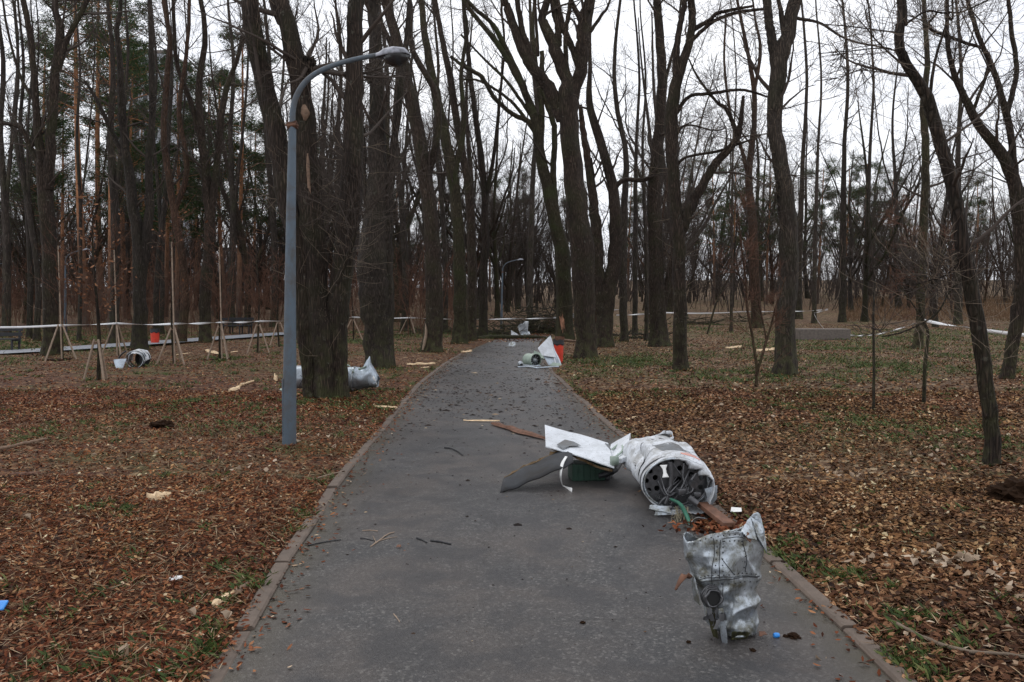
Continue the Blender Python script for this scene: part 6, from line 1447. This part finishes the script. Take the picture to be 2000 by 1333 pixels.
def clod(px, py, r_, label, name='soil_clod', mt='soil', seed=0, flat=.6):
    c = G(px, py); bm = bmesh.new(); bmesh.ops.create_icosphere(bm, subdivisions=4, radius=r_)
    for v_ in bm.verts:
        k = 1 + .55 * mn.noise(v_.co / r_ * 1.6 + Vector((seed, 0, 0))) + .3 * mn.noise(v_.co / r_ * 5 + Vector((seed, 0, 0))); v_.co *= k; v_.co.z *= flat
    me = bpy.data.meshes.new(name); bm.to_mesh(me); bm.free(); me.materials.append(M[mt]); o_ = bpy.data.objects.new(name, me); COL.objects.link(o_); o_.location = (c.x, c.y, max(float(ground_z(c.x, c.y)), .006 + float(base(c.x, c.y))) + r_ * flat * .35); return tag(o_, label, 'clod')
clod(1550, 1247, .026, 'largest dark clod on the asphalt right of the blue stopper', seed=1, flat=.45)
clod(1535, 1246, .012, 'small dark clod between the blue stopper and the largest clod', seed=2, flat=.5)
clod(1470, 1273, .014, 'flat dark clod below the standing casing', seed=3, flat=.3)
clod(1138, 1219, .012, 'lone dark clod in the middle of the near path', seed=4, flat=.4)
clod(1345, 1257, .010, 'dark clod left of the foot of the standing casing', seed=5, flat=.5)
clod(1995, 985, .22, 'dark mound of torn-up soil at the right edge below the nearest leaning trunk', 'soil_mound', seed=6, flat=.5)
clod(318, 848, .13, 'dark clump of soil and roots on leaves left of the lamp post', 'soil_mound', seed=7, flat=.5)
clod(790, 1078, .010, 'brown crumb right of the pale forked twig', seed=8, mt='brown_wood', flat=.3)
for k_, (px, py, s_, lab) in enumerate([(1489, 1250, .05, 'curled brown leaf on the asphalt right of the casing foot'), (778, 1074, .035, 'brown leaf on the path below the pale forked twig')]):
    g = Geo(); c = G(px, py); plate(g, [c + Vector((-s_ / 2, -.01, .01)), c + Vector((s_ / 2, 0, .012)), c + Vector((s_ * .4, .03, .02)), c + Vector((-s_ * .3, .025, .022))], .002, 6, 5, .012, k_, .3); tag(g.obj('dry_leaf', M['brown_wood'], origin=tuple(c)), lab, 'leaf')
# a patch of big pale leaves at the right
g = Geo(); rg3 = np.random.default_rng(12); c = np.concatenate([np.array(G(px, py))[None] + rg3.normal(0, s_, (n_, 3)) * [1, 1, .02] for px, py, s_, n_ in [(1840, 1112, .10, 16), (1885, 1120, .12, 16), (1930, 1140, .1, 10), (1770, 1110, .08, 8), (1680, 1112, .08, 5), (1980, 1175, .1, 12), (1640, 925, .2, 14), (1830, 900, .3, 20), (500, 1170, .15, 5), (232, 1298, .05, 4), (480, 925, .3, 10), (40, 1040, .1, 5), (330, 900, .4, 10), (600, 870, .3, 10), (1620, 1300, .02, 2), (640, 830, .5, 10), (1450, 800, .6, 12)]])
c[:, 2] = ground_z(c[:, 0], c[:, 1]) + .03; scatter_quads(g, rg3, c, .062, .044, tilt=.5, bend=.9)
M['pale_leaf'] = islandmat('pale_leaf', [(0, (.24, .17, .115)), (1, (.46, .37, .28))]); tag(g.obj('pale_leaves', M['pale_leaf'], smooth=False), 'larger pale maple leaves lying on top of the litter', 'fallen leaves', kind='stuff')
# rings of dug soil at the staked trees
for i, (px, py, *_) in enumerate(ST[:5]):
    if i not in (1, 4): continue
    c = G(px, py); bm = bmesh.new(); bmesh.ops.create_uvsphere(bm, u_segments=24, v_segments=10, radius=.42)
    for v_ in bm.verts: v_.co *= 1 + .6 * mn.noise(v_.co * 5 + Vector((i, 0, 0))); v_.co.z *= .10
    me = bpy.data.meshes.new('planting_mound'); bm.to_mesh(me); bm.free(); me.materials.append(M['soil']); o_ = bpy.data.objects.new('planting_mound', me); COL.objects.link(o_); o_.location = (c.x, c.y, float(ground_z(c.x, c.y)) - .012)
    tag(o_, 'low dark soil mound at the foot of the ' + ['nearest brown-leaved young oak', 'staked sapling where the tape rises', 'staked sapling behind the white hoop wreck', 'sapling in the widest tripod', 'sapling right of the widest tripod'][i], 'soil mound', 'planting mounds')
# pale bare-wood scars on trunks
def scar(px_pts, w_list, d_, label=None):
    g = Geo(); arr_ = catmull([(*P(a, b_, d_), w_ / F * d_ * .5) for (a, b_), w_ in zip(px_pts, w_list)], 30); tubes(g, arr_[None, :, :3], np.maximum(arr_[None, :, 3], .003), 10, lobes_for(np.random.default_rng(int(px_pts[0][1])), 30, 10, .2)); return g
mt_ = bpy.data.objects['multi_stem_tree']
for pq, wl in (([(594, 205), (596, 220), (595, 236)], [6, 20, 6]), ([(601, 300), (602, 330), (604, 370), (608, 405), (613, 412)], [3, 9, 7, 10, 4])):
    dep = mt_.location.y - .16; g = scar(pq, [x_ * .8 for x_ in wl], dep); g.obj('bark_scar', M['old_wood'], mt_)
lt = bpy.data.objects['leaning_tree']; g = scar([(831, 632), (832, 650), (829, 672), (826, 684)], [1, 5, 6, 3], lt.location.y - .22); g.obj('bark_scar', M['stake'], lt)
sg = G(1096, 690); g = Geo()
for k in range(7): a = P(1097 + k * .4, 628 - k, sg.y - 1); plate(g, [a, a + Vector((.05, 0, 0)), a + Vector((.03 + .06 * math.sin(k * 2), 0, -.22 - .04 * k)), a + Vector((-.04 - .05 * math.sin(k), 0, .12 + .02 * k))], .02, 4, 6, .04, k, .3)
o = g.obj('broken_branch', M['torn_wood'], origin=tuple(P(1097, 628, sg.y - 1)), smooth=False); tag(o, 'pale reddish torn wood hanging on the left of the mossy leaning trunk', 'branch')

# ------------------------------------------------------------------ barrier tape
def tape(pts, label, wd=.056):
    g = Geo(); 
    for a, b_ in zip(pts[:-1], pts[1:]):
        A, B = P(*a[:3]), P(*b_[:3]); sag = .03 * (B - A).length / 6; m1 = A.lerp(B, .33) - Vector((0, 0, sag)); m2 = A.lerp(B, .67) - Vector((0, 0, sag))
        ribbon(g, [A, m1, m2, B], wd, 26, random.Random(int(a[0])).choice([.1, .5, -.4, .9]) if len(a) < 4 else a[3], .002)
    return tag(g.obj('barrier_tape', M['tape'], origin=tuple(P(*pts[0][:3]))), label, 'barrier tape')
sd_ = [G(q_[0], q_[1]).y - .07 for q_ in ST]
tape([(-160, 643, 23), (0, 640, 22, 0), (118, 636, sd_[1]), (228, 632, sd_[2]), (340, 633, sd_[3]), (432, 630, sd_[4]), (505, 628, sd_[5]), (595, 625, sd_[6]), (689, 620, sd_[7]), (800, 621, sd_[8]), (900, 624, 36), (1000, 623, 36), (1092, 621, 34)], 'long white barrier tape strung between the staked saplings left of the path')
dT = G(1590, 632).y; dM = G(1793, 684).y; dS = G(1610, 667).y
tape([(1204, 616, 37), (1288, 611, 33), (1455, 609, 42), (1534, 608, 44), (1592, 607, dT), (1617, 604, dT - 1)], 'white barrier tape strung across the middle distance right of the path')
tape([(1617, 605, dT - 1), (1590, 612, dT - .2)], 'short double loop of tape round the thin dark trunk')
tape([(1590, 614, dT - .2), (1612, 645, dS + 2), (1665, 656, dS + .3), (1700, 655, dS - 1), (1745, 646, dM + 1), (1790, 631, dM - .2)], 'sagging white tape from the concrete slab to the mossy tree')
tape([(1803, 626, dM - .2), (1900, 642, dM - 3.5, 0), (2010, 656, dM - 6, 0), (2200, 680, dM - 9)], 'wide white tape running from the mossy tree off the right edge', .10)

# ------------------------------------------------------------------ concrete slab, benches
a, b_ = G(1562, 667), G(1662, 667); ht = P(1600, 643, a.y).z - a.z
g = Geo(); V = []; nn_ = 14
box(g, ((a.x + b_.x) / 2, a.y + .35, a.z + ht / 2 - .05), (b_.x - a.x, .7, ht + .1)); o = g.obj('concrete_slab', M['concrete'], origin=((a.x + b_.x) / 2, a.y + .35, a.z), smooth=False); bevel(o, .03, 2); tag(o, 'long low block of weathered concrete on the leaves right of the lone thick trunk', 'concrete block')
def bench(px, py, label, w_=1.1, sc=1):
    c = G(px, py); r = empty('park_bench', (c.x, c.y, c.z), label, 'bench', 'park benches')
    for k in range(3): g = Geo(); box(g, (c.x, c.y + (k - 1) * .13, c.z + .44), (w_, .11, .035)); g.obj('seat_slat', M['bench'], r, False)
    for k in range(2): g = Geo(); box(g, (c.x, c.y + .22 + k * .03, c.z + .58 + k * .16), (w_, .03, .11)); g.obj('back_slat', M['bench'], r, False)
    for s_ in (-1, 1):
        g = Geo(); x_ = c.x + s_ * w_ * .4; bar(g, (x_, c.y - .17, c.z - .02), (x_, c.y - .15, c.z + .44), .05); bar(g, (x_, c.y + .18, c.z - .02), (x_, c.y + .27, c.z + .8), .05); bar(g, (x_, c.y - .17, c.z + .4), (x_, c.y + .2, c.z + .4), .05); g.obj('leg', M['bench'], r, False)
bench(452, 655, 'far dark bench by the footpath on the left, the left one of two'); bench(470, 654, 'far dark bench by the footpath on the left, the right one of two')
bench(5, 690, 'dark bench cut by the left edge of the photo', 1.0)
# ------------------------------------------------------------------ blocks of flats far behind the left wood
def flats(px0, px1, pytop, d_, label, nx, nz_):
    A, B = P(px0, 500, d_), P(px1, 500, d_); top = P(px0, pytop, d_).z; z0 = float(base(A.x, d_)); r = empty('apartment_block', ((A.x + B.x) / 2, d_, z0), label, 'building')
    wm = painted('flats_wall', (.42, .44, .48), chips=False, sc=.05) if 'flats' not in M else M['flats']; M['flats'] = wm
    g = Geo(); box(g, ((A.x + B.x) / 2, d_ + 7, (z0 + top) / 2), (B.x - A.x, 14, top - z0)); g.obj('wall', wm, r, False)
    g = Geo(); box(g, ((A.x + B.x) / 2, d_ + 7, top + .35), (B.x - A.x + .6, 14.6, .7)); g.obj('roof', M['concrete'], r, False)
    first = None; dx = (B.x - A.x) / nx; dz_ = (top - z0) / nz_
    for i in range(nx):
        for j in range(nz_):
            loc = Vector((A.x + dx * (i + .5), d_, z0 + dz_ * (j + .5))) - r.location
            if first is None: g = Geo(); box(g, (0, 0, 0), (dx * .5, .1, dz_ * .5)); me = g.mesh('window', False); me.materials.append(M['lens']); first = me
            o_ = bpy.data.objects.new('window', first); o_.parent = r; o_.location = loc; COL.objects.link(o_)
flats(228, 335, 105, 185, 'tall pale block of flats glimpsed behind the pines at the left', 6, 14)
flats(432, 482, 490, 190, 'low pale building glimpsed behind the trunks left of the lamp post', 4, 4)

# twins that share a label: tell them apart by their place
import collections
dup = collections.defaultdict(list)
for o_ in COL.objects:
    if o_.parent is None and 'label' in o_ and 'category' in o_: dup[o_['label']].append(o_)
for lab, os_ in dup.items():
    if len(os_) > 1:
        os_.sort(key=lambda q_: q_.location.x / q_.location.y)
        names = ['left one', 'right one'] if len(os_) == 2 else ['left one', 'middle one', 'right one'] if len(os_) == 3 else ['leftmost', 'second', 'third', 'rightmost'] if len(os_) == 4 else None
        for k, o_ in enumerate(os_):
            if names: o_['label'] = lab + ', ' + names[k]
